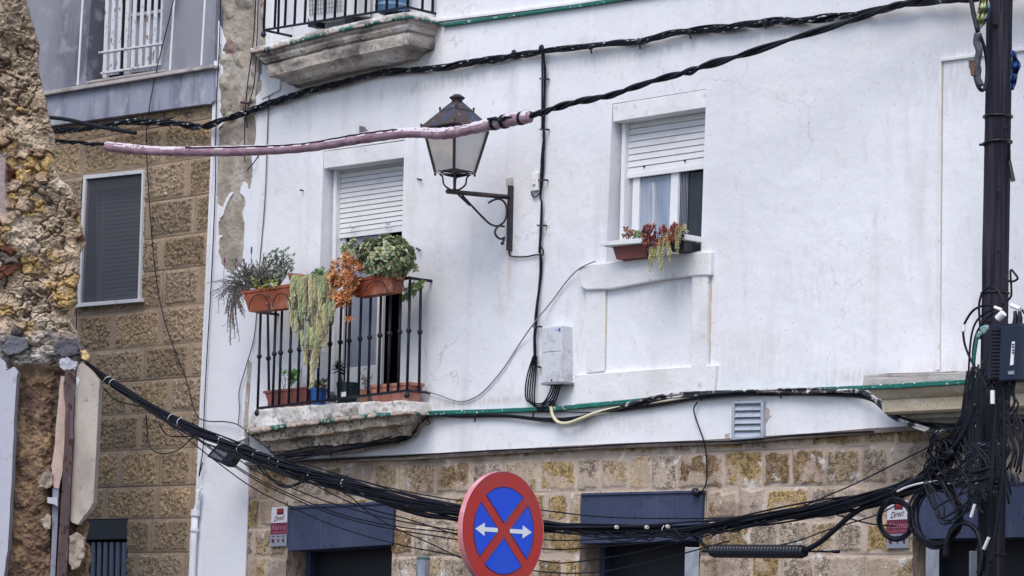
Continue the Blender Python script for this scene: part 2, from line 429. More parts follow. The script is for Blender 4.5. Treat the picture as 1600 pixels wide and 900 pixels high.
m_green_worn = M('worn green painted lip', (.012, .12, .10), .6, var=[(4.2, (.40, .33, .29), .46, .50, (1, 1, .5)), (22, (.55, .42, .34), .55, .62), (14, (.10, .08, .07), .60, .68)], bump=[(24, .8, .015)])
m_brownledge = M('grimy ledge', (.23, .19, .17), .9, var=[(6, (.12, .10, .09), .5, .7), (14, (.38, .33, .29), .58, .7)], bump=[(20, .6, .01)])
m_bare = M('bare render', (.5, .5, .5), .92, attr='Col', bump=[(18, .5, .02), (70, .5, .005)])
m_stone = M('rough faced block stone', (.3, .3, .3), .9, attr='Col', bump=[(60, .7, .008), (160, .4, .003)], pits=(42, (.035, .025, .018), .75))
m_ashlar = M('porous shell stone', (.3, .3, .3), .9, attr='Col', bump=[(50, .5, .006), (150, .4, .003)], pits=(34, (.07, .045, .03), .75))
m_ruin = M('broken rubble and mortar', (.3, .3, .3), .93, attr='Col', bump=[(22, .6, .02), (70, .5, .008)], pits=(50, (.07, .05, .04), .2))
m_render = M('grey render panels', (.26, .265, .31), .9, var=[(1.1, (.12, .125, .165), .46, .62, (1, 1, .5)), (5, (.31, .31, .35), .55, .7), (60, (.13, .13, .17), .60, .72)], bump=[(5, .25, .02), (60, .3, .004)])
m_render2 = M('grey render band', (.30, .32, .41), .9, var=[(2.6, (.10, .11, .16), .50, .70, (1.5, 1, .28)), (5, (.42, .43, .47), .55, .7), (60, (.25, .25, .28), .62, .72)], bump=[(60, .3, .004)])
m_reveal = M('beige window reveal', (.40, .37, .355), .88, var=[(4, (.26, .24, .24), .5, .75, (1, 1, .5))], bump=[(40, .3, .004)])
m_pvc = M('white plastic', (.74, .75, .78), .45, var=[(6, (.58, .57, .58), .55, .8, (1, 1, .5), .6)])
m_slat = M('white shutter slats', (.72, .73, .75), .5, var=[(5, (.55, .55, .57), .50, .8, (1, 1, 2), .6)])
m_slatdark = M('grey shutter slats', (.30, .31, .34), .6)
m_frame = M('white aluminium', (.66, .67, .70), .4, var=[(8, (.45, .43, .42), .58, .78)])
m_glass = M('window glass', (.02, .022, .03), .08, spec=.25, var=[(2.2, (.035, .04, .05), .45, .7)])
m_glassblue = M('glass with painted reflection', (.20, .24, .33), .12, spec=.8, var=[(1.8, (.30, .34, .43), .45, .6, (3, 1, .4))])  # pale blue streaks paint a reflection into the glass colour
m_curtain_refl = M('pale net curtain and reflection', (.45, .48, .56), .9, var=[(14, (.25, .27, .34), .45, .65, (3, 3, .15))])
m_screen = M('dark insect screen', (.10, .105, .13), .8, alpha=.42)
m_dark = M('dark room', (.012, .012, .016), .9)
m_iron = M('black painted iron', (.014, .016, .030), .55, spec=.3, var=[(30, (.04, .038, .045), .55, .7)], bump=[(40, .5, .004)])
m_lampiron = M('rusty lantern iron', (.034, .028, .036), .6, var=[(9, (.085, .048, .042), .52, .70), (30, (.02, .02, .03), .58, .66)], bump=[(30, .5, .005)])
m_roofm = M('flaking lantern roof', (.060, .042, .044), .55, var=[(7, (.045, .055, .095), .50, .55, (1, 1, .6)), (24, (.19, .17, .18), .62, .68)], bump=[(14, .4, .01)])
m_milk = M('opal glass', (.60, .58, .57), .35, var=[(5, (.50, .47, .46), .5, .75)], spec=.5)
m_rustw = M('white paint flaking off rust', (.62, .63, .67), .6, var=[(22, (.28, .14, .07), .60, .66, (1, 1, .5)), (60, (.35, .22, .14), .62, .68)], bump=[(40, .5, .003)])
m_blue = M('blue grey painted panel', (.040, .053, .105), .6, spec=.25, var=[(2.5, (.055, .070, .130), .45, .7), (6, (.10, .11, .16), .56, .80, (5, 1, .25), .6), (18, (.025, .033, .075), .60, .72), (60, (.16, .17, .21), .68, .72)], bump=[(6, .15, .01)])
m_bluedark = M('dark blue steel', (.010, .012, .024), .5)
m_slatblue = M('blue grey steel slat', (.11, .13, .20), .5)
m_galv = M('galvanised steel', (.42, .47, .55), .45, .55, var=[(20, (.30, .34, .42), .45, .65, (1, 1, .4))], bump=[(20, .1, .002)])
m_boxgrey = M('weathered grey cabinet', (.60, .62, .68), .7, var=[(9, (.45, .46, .50), .5, .7), (70, (.28, .27, .28), .60, .68, (1, 1, .4))], bump=[(60, .2, .002)])
m_vent = M('blue grey louvre', (.38, .42, .50), .55, var=[(10, (.28, .31, .38), .5, .75)])
m_cable = M('black cable sheath', (.006, .007, .014), .5, spec=.25, var=[(40, (.016, .017, .026), .6, .75)])
m_cablepaint = M('black cable with white paint drips', (.006, .007, .013), .5, spec=.25, var=[(16, (.50, .52, .58), .62, .66, (1, 3, 3))])
m_cableclean = M('black cable with few paint flecks', (.006, .007, .013), .5, spec=.25, var=[(11, (.40, .42, .46), .70, .73, (1, 3, 3))])
m_cabledirty = M('dirty cable half painted white', (.018, .018, .024), .55, var=[(13, (.50, .49, .50), .50, .56), (30, (.03, .03, .035), .56, .62)])
m_cream = M('cream corrugated conduit', (.62, .57, .40), .6)
m_hose = M('faded pink hose', (.31, .19, .25), .75, spec=.2, var=[(7, (.42, .30, .36), .45, .65), (30, (.22, .12, .17), .58, .68, (.4, 1, 1))], bump=[(25, .5, .01)])
m_hosetop = M('whitened hose crust', (.62, .55, .61), .8, bump=[(30, .9, .02)])
m_wood = M('tarred pole timber', (.030, .028, .042), .85, spec=.2, var=[(9, (.014, .013, .024), .46, .64, (4, 4, .12)), (5, (.065, .057, .07), .55, .75, (3, 3, .15)), (26, (.008, .008, .014), .58, .64, (3, 3, .06))],
           bump=[(14, .7, .012, (4, 4, .12)), (60, .4, .004, (3, 3, .2))])
m_black = M('black plastic', (.010, .012, .020), .4)
m_tag = M('white tag plastic', (.78, .78, .80), .5)
m_terra = M('terracotta plastic', (.30, .085, .045), .6, spec=.25, var=[(8, (.38, .15, .10), .50, .7), (5, (.42, .28, .22), .60, .75), (20, (.20, .06, .035), .6, .75)], bump=[(30, .15, .003)])
m_terrapink = M('faded pink planter', (.42, .17, .13), .6, var=[(8, (.50, .24, .19), .5, .7)])
m_terradark = M('dark red planter', (.22, .075, .065), .6, var=[(8, (.16, .05, .045), .5, .7)])
m_bluepot = M('blue plastic', (.03, .13, .42), .45)
m_greenpot = M('dark green plastic', (.012, .035, .035), .45)
m_soil = M('soil', (.05, .035, .025), .95)
m_leaf = M('succulent leaf', (.2, .3, .1), .5, attr='Col', spec=.3)
m_twig = M('dry twig', (.14, .115, .12), .9)
m_red = M('red sign film', (.56, .030, .026), .3, spec=.5, var=[(5, (.48, .05, .045), .5, .7), (40, (.36, .04, .035), .66, .72)])
m_rim = M('pink weathered sign rim', (.60, .22, .26), .5, var=[(9, (.70, .40, .42), .5, .7)])
m_signblue = M('blue sign film', (.012, .085, .80), .3, spec=.5, var=[(5, (.03, .11, .68), .5, .7)])
m_signwhite = M('white sign film', (.95, .95, .95), .4)
m_plate = M('white sign plate', (.56, .57, .63), .5)
m_maroon = M('maroon sign band', (.13, .018, .045), .5)
m_pinktext = M('faded pink lettering', (.42, .16, .22), .5)
m_greyband = M('grey blue sign band', (.22, .25, .33), .5)
m_darkred = M('dark red emblem', (.10, .008, .02), .5)

# ------------------------------------------------------------------ the ground
def flat(name, x0, x1, y0, y1, z, mat, t=0.):
    mb = MB(); mb.box(((x0+x1)/2, (y0+y1)/2, z-t), ((x1-x0)/2, 0, 0), (0, (y1-y0)/2, 0), (0, 0, t/2)) if t else mb.add([(x0, y0, z), (x1, y0, z), (x1, y1, z), (x0, y1, z)], [(0, 1, 2, 3)])
    return tag(build(mb, name, mat), kind='structure')
m_asph = M('asphalt', (.055, .055, .058), .9, var=[(3, (.075, .073, .07), .45, .7)], bump=[(80, .5, .005)])
m_pave = M('pavement slabs', (.17, .165, .16), .9, var=[(2, (.2, .19, .18), .45, .7)], bump=[(50, .3, .004)])
flat('ground', -150, 150, -150, 150, 0, m_asph)
flat('pavement', -40, 40, -1.9, 5.0, .13, m_pave, .13)
flat('kerb', -40, 40, -2.05, -1.9, .134, M('kerb stone', (.36, .35, .33), .85, bump=[(30, .3, .004)]), .134)
EX = np.array([1., 0, 0]); NY = np.array([0, -1., 0])

# ------------------------------------------------------------------ stone building on the left
SB = thing('stone_building', 'tan block stone building with grey rendered upper storey, left of the white pilaster', 'building', (P(220, 900)[0], 0, 0))
low_win = [(130, 274), (224.5, 264.5), (218, 472), (119.5, 479.5)]
base_win = [(128, 812), (200, 810), (198, 930), (124, 932)]
DS = -.03
rowz = [P(300, y, DS)[2] for y in (160, 190, 248, 306, 365, 417, 476, 536, 589, 642, 700, 758, 810, 863)]
while rowz[-1] > .3: rowz.append(rowz[-1]-.33)
rowz.append(-.3); rowz = sorted(rowz)
def blocks(u, z, rows, wmin, wmax, seed, x_lo, x_hi):
    """row / block lookup -> distance to the joint in x and z, block id"""
    rr = random.Random(seed); ri = np.clip(np.searchsorted(rows, z)-1, 0, len(rows)-2); rows = np.array(rows)
    dz = np.minimum(z-rows[ri], rows[ri+1]-z); dx = np.zeros_like(u); bid = np.zeros_like(u)
    for r_ in range(len(rows)-1):
        xs = [x_lo-rr.random()*wmax]
        while xs[-1] < x_hi+1: xs.append(xs[-1]+rr.uniform(wmin, wmax))
        xs = np.array(xs); m = ri == r_
        if not m.any(): continue
        k = np.clip(np.searchsorted(xs, u[m])-1, 0, len(xs)-2)
        dx[m] = np.minimum(u[m]-xs[k], xs[k+1]-u[m]); bid[m] = r_*977+k*31+seed
    return dx, dz, bid
xl = P(-60, 500, DS)[0]; xr = P(336, 300, DS)[0]
def h_left(u, z, B):
    dx, dz, bid = blocks(u, z, rowz, .50, .86, 5, xl, xr)
    wob = .020*(fbm(u*14, z*14, 3, 3)-.5)
    core = sm(.012, .040, dx-.024+wob)*sm(.008, .034, dz-.010+wob)
    k1 = hsh(np.floor(bid), np.floor(bid*0+1), 0, 9); k2 = hsh(np.floor(bid), np.floor(bid*0+2), 0, 9)
    n1 = fbm(u*30, z*34, 4, 11); n2 = fbm(u*60+9, z*60, 3, 12); rid = 1-np.abs(2*fbm(u*30+3, z*30, 3, 14)-1)
    hh = core*(.002+.022*(n1-.40)+.018*(n2-.5)+.008*(rid-.5)+.005*k1) - .010*sm(.006, .001, np.minimum(dx*1.6, dz)) + .003*(n2-.5)
    a = np.array([.54, .39, .24]); b = np.array([.44, .34, .25]); c = np.array([.35, .26, .185])
    cl = mix3(mix3(a+0*u[..., None], b+0*u[..., None], k1), c+0*u[..., None], .6*sm(.45, .75, fbm(u*3, z*3, 3, 21)))
    cl = cl*(.74+.46*k2[..., None])*(.85+.3*fbm(u*2.1, z*2.1, 4, 24))[..., None]
    joint = np.array([.375, .285, .21])*(0.8+.4*fbm(u*9, z*9, 3, 5))[..., None]
    cl = mix3(joint, cl, core)
    cl = mix3(cl, np.array([.12, .09, .07])+0*cl, .7*sm(.006, .001, np.minimum(dx*2, dz)))
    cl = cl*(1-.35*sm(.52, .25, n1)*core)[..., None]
    return hh, np.dstack([cl, .15+.85*core])
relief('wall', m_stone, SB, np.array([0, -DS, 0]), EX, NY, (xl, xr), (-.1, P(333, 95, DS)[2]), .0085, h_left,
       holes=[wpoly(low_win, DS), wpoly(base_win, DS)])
# the grey band, its ledge and the rendered storey above
mb = MB(); mb.pp([(-60, 168), (333, 105), (334, 158), (328, 163), (320, 163), (-60, 216)], .045, -.02); build(mb, 'render_band', m_render2, SB, bevel=.006)
mb = MB(); mb.pp([(-60, 163), (331, 100.5), (331, 106), (-60, 169.5)], .10, -.02); build(mb, 'ledge', m_grey_trim, SB, bevel=.006)
up_win = [(147, -60), (258, -85), (253.5, 109), (133.5, 126.5)]
sheet('rendered_wall', m_render, SB, [(-60, -140), (345, -200), (334, 103), (-60, 166)], .015, [up_win], .22)
mb = MB(); mb.pp([(135, 127), (256, 108), (256, 111.5), (135, 130.5)], .045, -.18); build(mb, 'sill', m_reveal, SB, bevel=.004)
for a, b in (((130, -20), (121, 133)), ((273, -20), (265, 110)), ((321, -20), (314, 102))):
    w = 1.2; mb = MB(); mb.pp([(a[0]-w, a[1]), (a[0]+w, a[1]), (b[0]+w, b[1]), (b[0]-w, b[1])], .022, .01); build(mb, 'panel_bead', m_pvc, SB)
# beige reveal lining and the window behind the grille
wi = build((lambda q: (q.pp([(152, -60), (262, -85), (258, 108), (150, 120)], -.19, -.21), q)[1])(MB()), 'window', m_curtain_refl, SB)
for pts in ([(166, -40), (172, -40), (166, 122), (160, 122)], [(197, -40), (206, -40), (202, 117), (193, 117)], [(255, -40), (262, -40), (259, 112), (252, 112)]):
    q = MB(); q.pp(pts, -.15, -.19); build(q, 'frame', m_frame, wi, bevel=.004)
q = MB(); q.pp([(204, 21), (262, 13), (262, 18), (204, 26)], -.145, -.187); build(q, 'crossbar', m_frame, wi)
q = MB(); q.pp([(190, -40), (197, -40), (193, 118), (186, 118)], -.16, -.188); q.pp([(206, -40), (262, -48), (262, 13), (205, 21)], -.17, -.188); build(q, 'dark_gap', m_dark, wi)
q = MB(); room(q, up_win, -.2, 1.2); build(q, 'room', m_dark, SB, fix=False)
GR = thing('window_grille', 'white flat bar window grille flaking to rust, on the upper left window', 'grille', tuple(P(205, 112, .0)))
for i, x in enumerate((163, 173.4, 184, 195, 206.7, 218.3, 228.8, 239.5, 248.8)):
    q = MB(); w = 2.7 if i < 8 else 1.3; yb = 114-(x-160)*.155
    q.pp([(x+6.5-w, -60), (x+6.5+w, -60), (x+w, yb), (x-w, yb)], .012, .004); build(q, 'bar', m_rustw, GR)
for pts in ([(154, 80.5), (254, 66), (254, 68.5), (154, 83.5)], [(157, 112.5), (251, 98.5), (251, 101.5), (157, 115.5)]):
    q = MB(); q.pp(pts, .022, -.012); build(q, 'crossbar', m_rustw, GR)
# lower screened window
LW = thing('placeholder', '', '', (0, 0, 0)); bpy.data.objects.remove(LW)
wi = MB(); 
o_ = low_win; i_ = [(134, 279.5), (221.5, 270.5), (215, 466.5), (124.5, 473.5)]
def ring(mb, o, i, d1, d0):
    for k in range(4):
        a, b = k, (k+1) % 4; mb.pp([o[a], o[b], i[b], i[a]], d1, d0)
ring(wi, o_, i_, .005, -.05); wf = build(wi, 'window', m_frame, SB)
q = MB(); q.pp([(117.5, 474), (220, 466), (220, 471.5), (117.5, 480)], .03, -.02); build(q, 'sill', m_frame, wf, bevel=.003)
q = MB(); q.pp(i_, -.018, -.020); build(q, 'insect_screen', m_screen, wf)
q = MB()
for k in range(34):
    y0 = 262+k*6.6; q.pp([(150, y0), (235, y0-9), (235, y0-3.4), (150, y0+5.6)], -.14, -.155)
build(q, 'shutter', m_slatdark, wf, bevel=.004)
q = MB(); q.pp([(161, 286), (163.5, 286), (157.5, 480), (155, 480)], -.11, -.14); build(q, 'guide', M('grey guide', (.35, .36, .40), .5), wf)
q = MB(); q.pp([(138, 262), (240, 252), (240, 288), (138, 298)], -.06, -.14); build(q, 'shutter_box', M('grey shutter box', (.10, .105, .12), .7), wf)
q = MB(); room(q, low_win, -.16, .6); build(q, 'room', m_dark, wf, fix=False)
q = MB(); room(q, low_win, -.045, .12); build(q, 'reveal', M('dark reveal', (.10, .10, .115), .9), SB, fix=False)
# basement grille window
q = MB(); q.pp([(120, 813), (201, 811), (200, 842), (120, 844)], -.04, -.12); bw = build(q, 'basement_window', m_bluedark, SB, bevel=.004)
for k in range(8):
    x = 133+k*9.6; q = MB(); q.pp([(x, 847), (x+5.5, 847), (x+3.5, 935), (x-2, 935)], -.07, -.09); build(q, 'slat', m_slatblue, bw)
q = MB(); room(q, base_win, -.11, .5); build(q, 'room', m_dark, bw, fix=False)

# ------------------------------------------------------------------ the peeling pilaster between the two buildings
PL = thing('peeling_pilaster', 'tall whitewashed pilaster peeling to bare render, between the stone and the white building', 'pilaster', (P(350, 900)[0], 0, 0))
def h_bare(u, z, B):
    f1, f2, i, cx, cy = voro(u*7+.6*fbm(u*9, z*9, 3, 1), z*7+.6*fbm(u*9+5, z*9, 3, 2), 4)
    tp = sm(P(370, 260)[2], P(370, 160)[2], z)
    lump = np.clip(.75-f1, 0, 1)*.05*(i > .45)*tp + .018*(fbm(u*12, z*12, 4, 3)-.5) + .006*(fbm(u*50, z*50, 3, 6)-.5)
    a = np.array([.36, .32, .27]); b = np.array([.27, .235, .20]); c = np.array([.40, .37, .33])
    cl = mix3(mix3(a+0*u[..., None], b+0*u[..., None], sm(.4, .65, fbm(u*4, z*4, 4, 8))), c+0*u[..., None], sm(.5, .7, fbm(u*6+4, z*3, 4, 9)))
    cl = mix3(cl, np.array([.22, .12, .11])+0*cl, (i > .9)*tp*.7)
    return lump, np.dstack([cl, 0*u])
bz0 = P(360, 440)[2]
relief('bare_render', m_bare, PL, np.array([0, 0.012, 0]), EX, NY, (P(336, 300)[0], P(410, 300)[0]), (bz0, P(370, -140)[2]), .008, h_bare)
def jag(pts, n=3, amp=1.0, seed=1, lock=()):
    rr = random.Random(seed); out = []
    for i, p in enumerate(pts):
        q = pts[(i+1) % len(pts)]; out.append(p)
        if i in lock: continue
        for k in range(1, n):
            t = k/n; out.append((p[0]*(1-t)+q[0]*t+rr.uniform(-amp, amp), p[1]*(1-t)+q[1]*t+rr.uniform(-amp, amp)))
    return out
skin = [(341, 32), (347, 50), (353, 67), (350, 90), (348, 110), (345, 140), (343, 160), (346, 180), (348, 193), (341, 201), (340, 240), (338.5, 300), (338.5, 318), (346, 324),
        (349, 322), (353, 310), (360, 300), (364, 301), (358, 312), (350, 331), (345, 340), (341, 347), (340.5, 367), (347, 369), (343, 374), (341, 395), (345, 413), (353, 422), (364, 425),
        (375, 416), (379, 407), (381, 387), (382, 347), (379, 332), (383, 322), (382, 309), (375, 301), (377, 290), (380, 284), (385, 287), (388, 297), (391, 293), (393, 280), (395, 267),
        (393, 247), (400, 213), (398, 180), (403, 143), (407, 110), (418, 104), (410, 250), (403, 400), (397, 560), (390, 700), (379, 1010), (292, 1010), (336, 240)]
n0 = len(skin)
jg = jag(skin, 3, .9, 4, lock=(48, 49, 50, 51, 52, 53, 54, 55, 56)); q = MB(); q.pp(jg, .0, -.014); build(q, 'whitewash', m_skin, PL, bevel=0)
q = MB(); q.pp([(379, 1005), (379, 1350), (280, 1350), (292, 1005)], -.001, -.014); build(q, 'whitewash', m_skin, PL)
q = MB(); q.pp([(397, -140), (409, -140), (405, 110), (399, 150)], .02, -.01); build(q, 'dark_render_strip', m_grey_trim, PL)
q = MB(); q.pp([(334, 95), (339, 95), (333, 250), (322, 500), (299, 1010), (295, 1010), (318, 500), (329, 250)], .014, -.04); build(q, 'corner_bead', m_skin, PL)
q = MB(); q.pp(jag([(388, 562), (392, 566), (391, 600), (388, 640), (389, 690), (380, 700), (381, 650), (385, 600)], 4, 1.2, 8), .014, -.01); build(q, 'brown_scar', m_old, PL)

# ------------------------------------------------------------------ the white building
WB = thing('white_building', 'large whitewashed building over a shell stone ground floor', 'building', (P(900, 900)[0], 0, 0))
winA = [(505.5, 236), (632, 218), (621, 628), (493, 644)]
winB = [(957, 162), (1103.5, 139), (1095, 392), (947, 410)]
sheet('wall', m_white, WB, [(396, -300), (2400, -700), (2400, 620), (1640, 655), (1360, 671), (1142, 688), (900, 697), (640, 713), (450, 719), (383, 724), (394, 560), (404, 400), (412, 200), (417, 104)], .012,
      [winA, winB], .20)
q = MB(); q.pp([(383, 722), (450, 717.5), (640, 711.5), (900, 695.5), (1142, 686.5), (1360, 669.5), (1640, 653), (2400, 618), (2400, 624), (1640, 659.5), (1360, 676.5), (1142, 693), (900, 702.5), (640, 718), (450, 723.5), (383, 727.5)], .035, -.05)
build(q, 'ledge', m_brownledge, WB, bevel=.006, rough=(.02, .1, 2))
# flaked whitewash band where the pilaster meets the wall
q = MB(); q.pp(jag([(400, 150), (411, 140), (416, 100), (421, 104), (416, 250), (410, 400), (406, 470), (398, 470), (401, 400), (404, 300)], 4, 1.3, 3, lock=(4, 5)), .02, .0); build(q, 'peeling_edge', m_trim, WB)
q = MB(); q.pp([(409, 100), (440, 112), (436, 141), (408, 155)], .035, 0); build(q, 'impost', m_trim, WB, bevel=.006)
# shell stone ground floor
DA = -.028
can = dict(left=[(450.5, 790), (615, 784), (611, 1010), (446, 1015)], centre=[(908, 773), (1097, 768), (1091, 1010), (903, 1015)], right=[(1427, 762), (1690, 750), (1690, 1010), (1424, 1010)])
rowa = [P(1283, y, DA)[2] for y in (660, 700, 759, 813, 867)]
while rowa[-1] > .3: rowa.append(rowa[-1]-.31)
rowa.append(-.3); rowa = sorted(rowa)
xa, xb = P(381, 800, DA)[0], P(2380, 800, DA)[0]
def h_right(u, z, B):
    wx = .014*(fbm(u*5, z*5, 3, 31)-.5); wz = .020*(fbm(u*1.5+7, z*5, 3, 32)-.5)
    dx, dz, bid = blocks(u+wx, z+wz, rowa, .25, .52, 17, xa, xb)
    k = [hsh(np.floor(bid), np.floor(bid*0+j), 0, 19) for j in range(5)]
    wob = .05*(fbm(u*13, z*13, 4, 33)-.5)
    wj = .008+.026*k[3]
    core = sm(.0, .012, np.minimum(dx, dz)-wj+wob*.9)
    skim = sm(.47, .60, fbm(u*5+k[2]*9, z*5, 4, 41)+.16*(k[4]-.55))            # old mortar smeared over the face of some blocks
    n1 = fbm(u*34, z*34, 4, 35); n2 = fbm(u*90, z*90, 3, 36)
    rough_ = core*(1-.75*skim)
    hh = .010*core + rough_*(.016*(n1-.5)+.008*(n2-.5)) + .003*(n2-.5) + .010*(k[0]-.5)*core - .006*sm(.004, .0, np.minimum(dx, dz))
    gold = np.array([.47, .33, .15]); tan = np.array([.49, .375, .24]); grey = np.array([.45, .37, .30]); brn = np.array([.30, .20, .11])
    cl = np.where((k[0] < .34)[..., None], gold, np.where((k[0] < .60)[..., None], tan, np.where((k[0] < .86)[..., None], grey, brn)))
    cl = cl*(.82+.36*k[1][..., None])*(.8+.4*fbm(u*7, z*7, 4, 37))[..., None]
    mort = np.array([.48, .39, .325])*(.84+.34*fbm(u*10, z*10, 4, 38))[..., None]
    cl = mix3(cl, mort, .75*skim); cl = mix3(mort, cl, core)
    cl = mix3(cl, np.array([.66, .64, .62])+0*cl, .8*sm(.71, .75, fbm(u*11+3, z*11, 4, 39)))
    cl = mix3(cl, np.array([.20, .15, .12])+0*cl, .55*sm(.58, .70, fbm(u*2.2+3, z*2.2, 4, 43)))
    cl = mix3(cl, np.array([.16, .12, .10])+0*cl, .6*sm(.003, .0, np.minimum(dx, dz)))
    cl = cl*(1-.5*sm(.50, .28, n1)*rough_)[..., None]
    return hh, np.dstack([cl, .12+.88*rough_])
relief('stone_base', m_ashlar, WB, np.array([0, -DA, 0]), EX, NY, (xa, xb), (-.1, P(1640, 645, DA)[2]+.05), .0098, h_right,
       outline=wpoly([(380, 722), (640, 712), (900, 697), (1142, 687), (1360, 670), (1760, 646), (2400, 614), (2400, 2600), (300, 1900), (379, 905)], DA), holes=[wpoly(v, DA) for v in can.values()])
# doorways: stone jambs, blue grey shutter boxes, doors in the dark
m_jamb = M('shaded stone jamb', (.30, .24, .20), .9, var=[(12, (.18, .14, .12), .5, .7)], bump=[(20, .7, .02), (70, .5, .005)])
for nm, tl, tr, br, bl in (('left', (450.5, 794), (614, 786), (612.5, 851), (450, 861)), ('centre', (908, 774), (1096.5, 769), (1094.5, 844.5), (906.5, 849.5)), ('right', (1427.5, 763), (1690, 751), (1690, 838), (1426.5, 842.5))):
    q = MB(); q.pp([tl, tr, br, bl], .014, -.36); cp = build(q, 'shutter_box', m_blue, WB, bevel=.004)
    q = MB(); q.pp([(tl[0], tl[1]-3.5), (tr[0]+.8, tr[1]-3), (tr[0]+.8, tr[1]+.8), (tl[0], tl[1]+.4)], .028, -.02); build(q, 'lip', m_blue, cp, bevel=.002)
    for px in (tl, tr):
        s_ = 1 if px is tl else -1
        q = MB(); c = P(px[0]+6*s_, px[1]+7, .016); q.ball(c, .006, 6); build(q, 'screw', m_dark, cp)
    o = can[nm]
    a = [P(x, y, DA) for x, y in o]
    for (i, j) in ((3, 0), (1, 2)):
        q = MB(); A, B_ = a[i].copy(), a[j].copy()
        lo, hi = (A, B_) if A[2] < B_[2] else (B_, A); lo = lo.copy(); lo[2] = 0; lo[0] = hi[0]+(lo[0]-hi[0])*0
        sgn = 1 if (i, j) == (1, 2) else -1
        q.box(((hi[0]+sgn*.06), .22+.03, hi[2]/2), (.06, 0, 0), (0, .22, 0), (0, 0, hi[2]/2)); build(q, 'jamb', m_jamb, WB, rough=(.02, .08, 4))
    q = MB(); x0_, x1_ = min(a[0][0], a[3][0]), max(a[1][0], a[2][0])
    q.box(((x0_+x1_)/2, .37, 1.6), ((x1_-x0_)/2, 0, 0), (0, .02, 0), (0, 0, 1.6)); dr = build(q, 'door', m_bluedark, WB)
    for t in (.30, .72):
        q = MB(); q.box((x0_+(x1_-x0_)*t, .335, 1.1), ((x1_-x0_)*.14, 0, 0), (0, .012, 0), (0, 0, .75)); build(q, 'door_panel', M('dark purple blue panel', (.010, .009, .016), .5), dr, bevel=.01)
    for t in (.0, 1.):
        q = MB(); q.box((x0_+(x1_-x0_)*t+(.03 if t == 0 else -.03), .31, 1.2), (.03, 0, 0), (0, .04, 0), (0, 0, 1.2)); build(q, 'door_frame', M('blue door frame', (.03, .045, .085), .5), dr, bevel=.004)
# green lip along the floor line and over the first floor
def band(path, t, d1, d0, mat, nm, par=WB, **k):
    q = MB(); top = path; bot = [(x, y+t) for x, y in path[::-1]]; q.pp(list(top)+bot, d1, d0); return build(q, nm, mat, par, **k)
band([(664, 642), (760, 639), (870, 634.5), (960, 626), (1060, 616), (1150, 609.5), (1250, 606), (1346, 602)], 7, .06, 0, m_green, 'green_lip', bevel=.008)
band([(690, 37), (780, 24), (900, 7), (1010, -10), (1400, -70), (2000, -170)], 5, .05, 0, m_green, 'green_lip', bevel=.008)
band([(640, 35), (760, 21), (900, 3), (1010, -14), (1400, -74), (2000, -174)], 3.4, .045, 0, m_trim, 'lip_top')
# panel under the right window
q = MB(); q.pp([(904, 418), (930, 412), (1000, 404), (1060, 397), (1110, 392), (1109, 430), (1080, 431.5), (1033, 437), (985, 446), (953, 452), (915, 453), (906, 448)], .065, 0); build(q, 'window_sill', m_trim, WB, bevel=.012)
q = MB(); q.pp([(916, 450), (945.5, 448), (943, 580), (915, 583)], .035, 0); build(q, 'panel_moulding', m_trim, WB, bevel=.004)
q = MB(); q.pp([(1081, 428), (1105, 426), (1103.5, 572), (1080, 574)], .05, 0); build(q, 'panel_moulding', m_trim, WB, bevel=.004)
q = MB(); q.pp([(899, 586), (1000, 578), (1118.5, 570), (1115, 614), (899, 632)], .05, 0); build(q, 'panel_plinth', m_trim, WB, bevel=.006)
m_dirt_shade = M('dirt and shade line', (.47, .41, .35), .9, var=[(10, (.62, .58, .54), .5, .7)])  # brown edge strips: dirt, with the mouldings' side shade painted in
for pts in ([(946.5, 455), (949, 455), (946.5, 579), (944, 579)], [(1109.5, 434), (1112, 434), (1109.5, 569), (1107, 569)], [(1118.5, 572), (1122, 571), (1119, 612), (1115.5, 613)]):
    q = MB(); q.pp(pts, .016, 0); build(q, 'dirt_shade_line', m_dirt_shade, WB)
# tall recessed frame at the right
q = MB(); q.pp([(1470, 96), (1700, 66), (1700, 62), (1467, 91), (1462, 578), (1467, 578)], .035, .0); build(q, 'frame_moulding', m_trim, WB, bevel=.004)
q = MB(); q.pp([(1700, 62), (1706, 61), (1702, 568), (1696, 568)], .035, .0); build(q, 'frame_moulding', m_trim, WB, bevel=.004)
q = MB(); q.pp([(1471.5, 98), (1473.5, 98), (1469.5, 577), (1467.5, 577)], .016, .0); build(q, 'frame_shadow_line', M('dirt and shade line', (.36, .32, .28), .9), WB)  # dark strip paints the frame's shadow line onto the wall
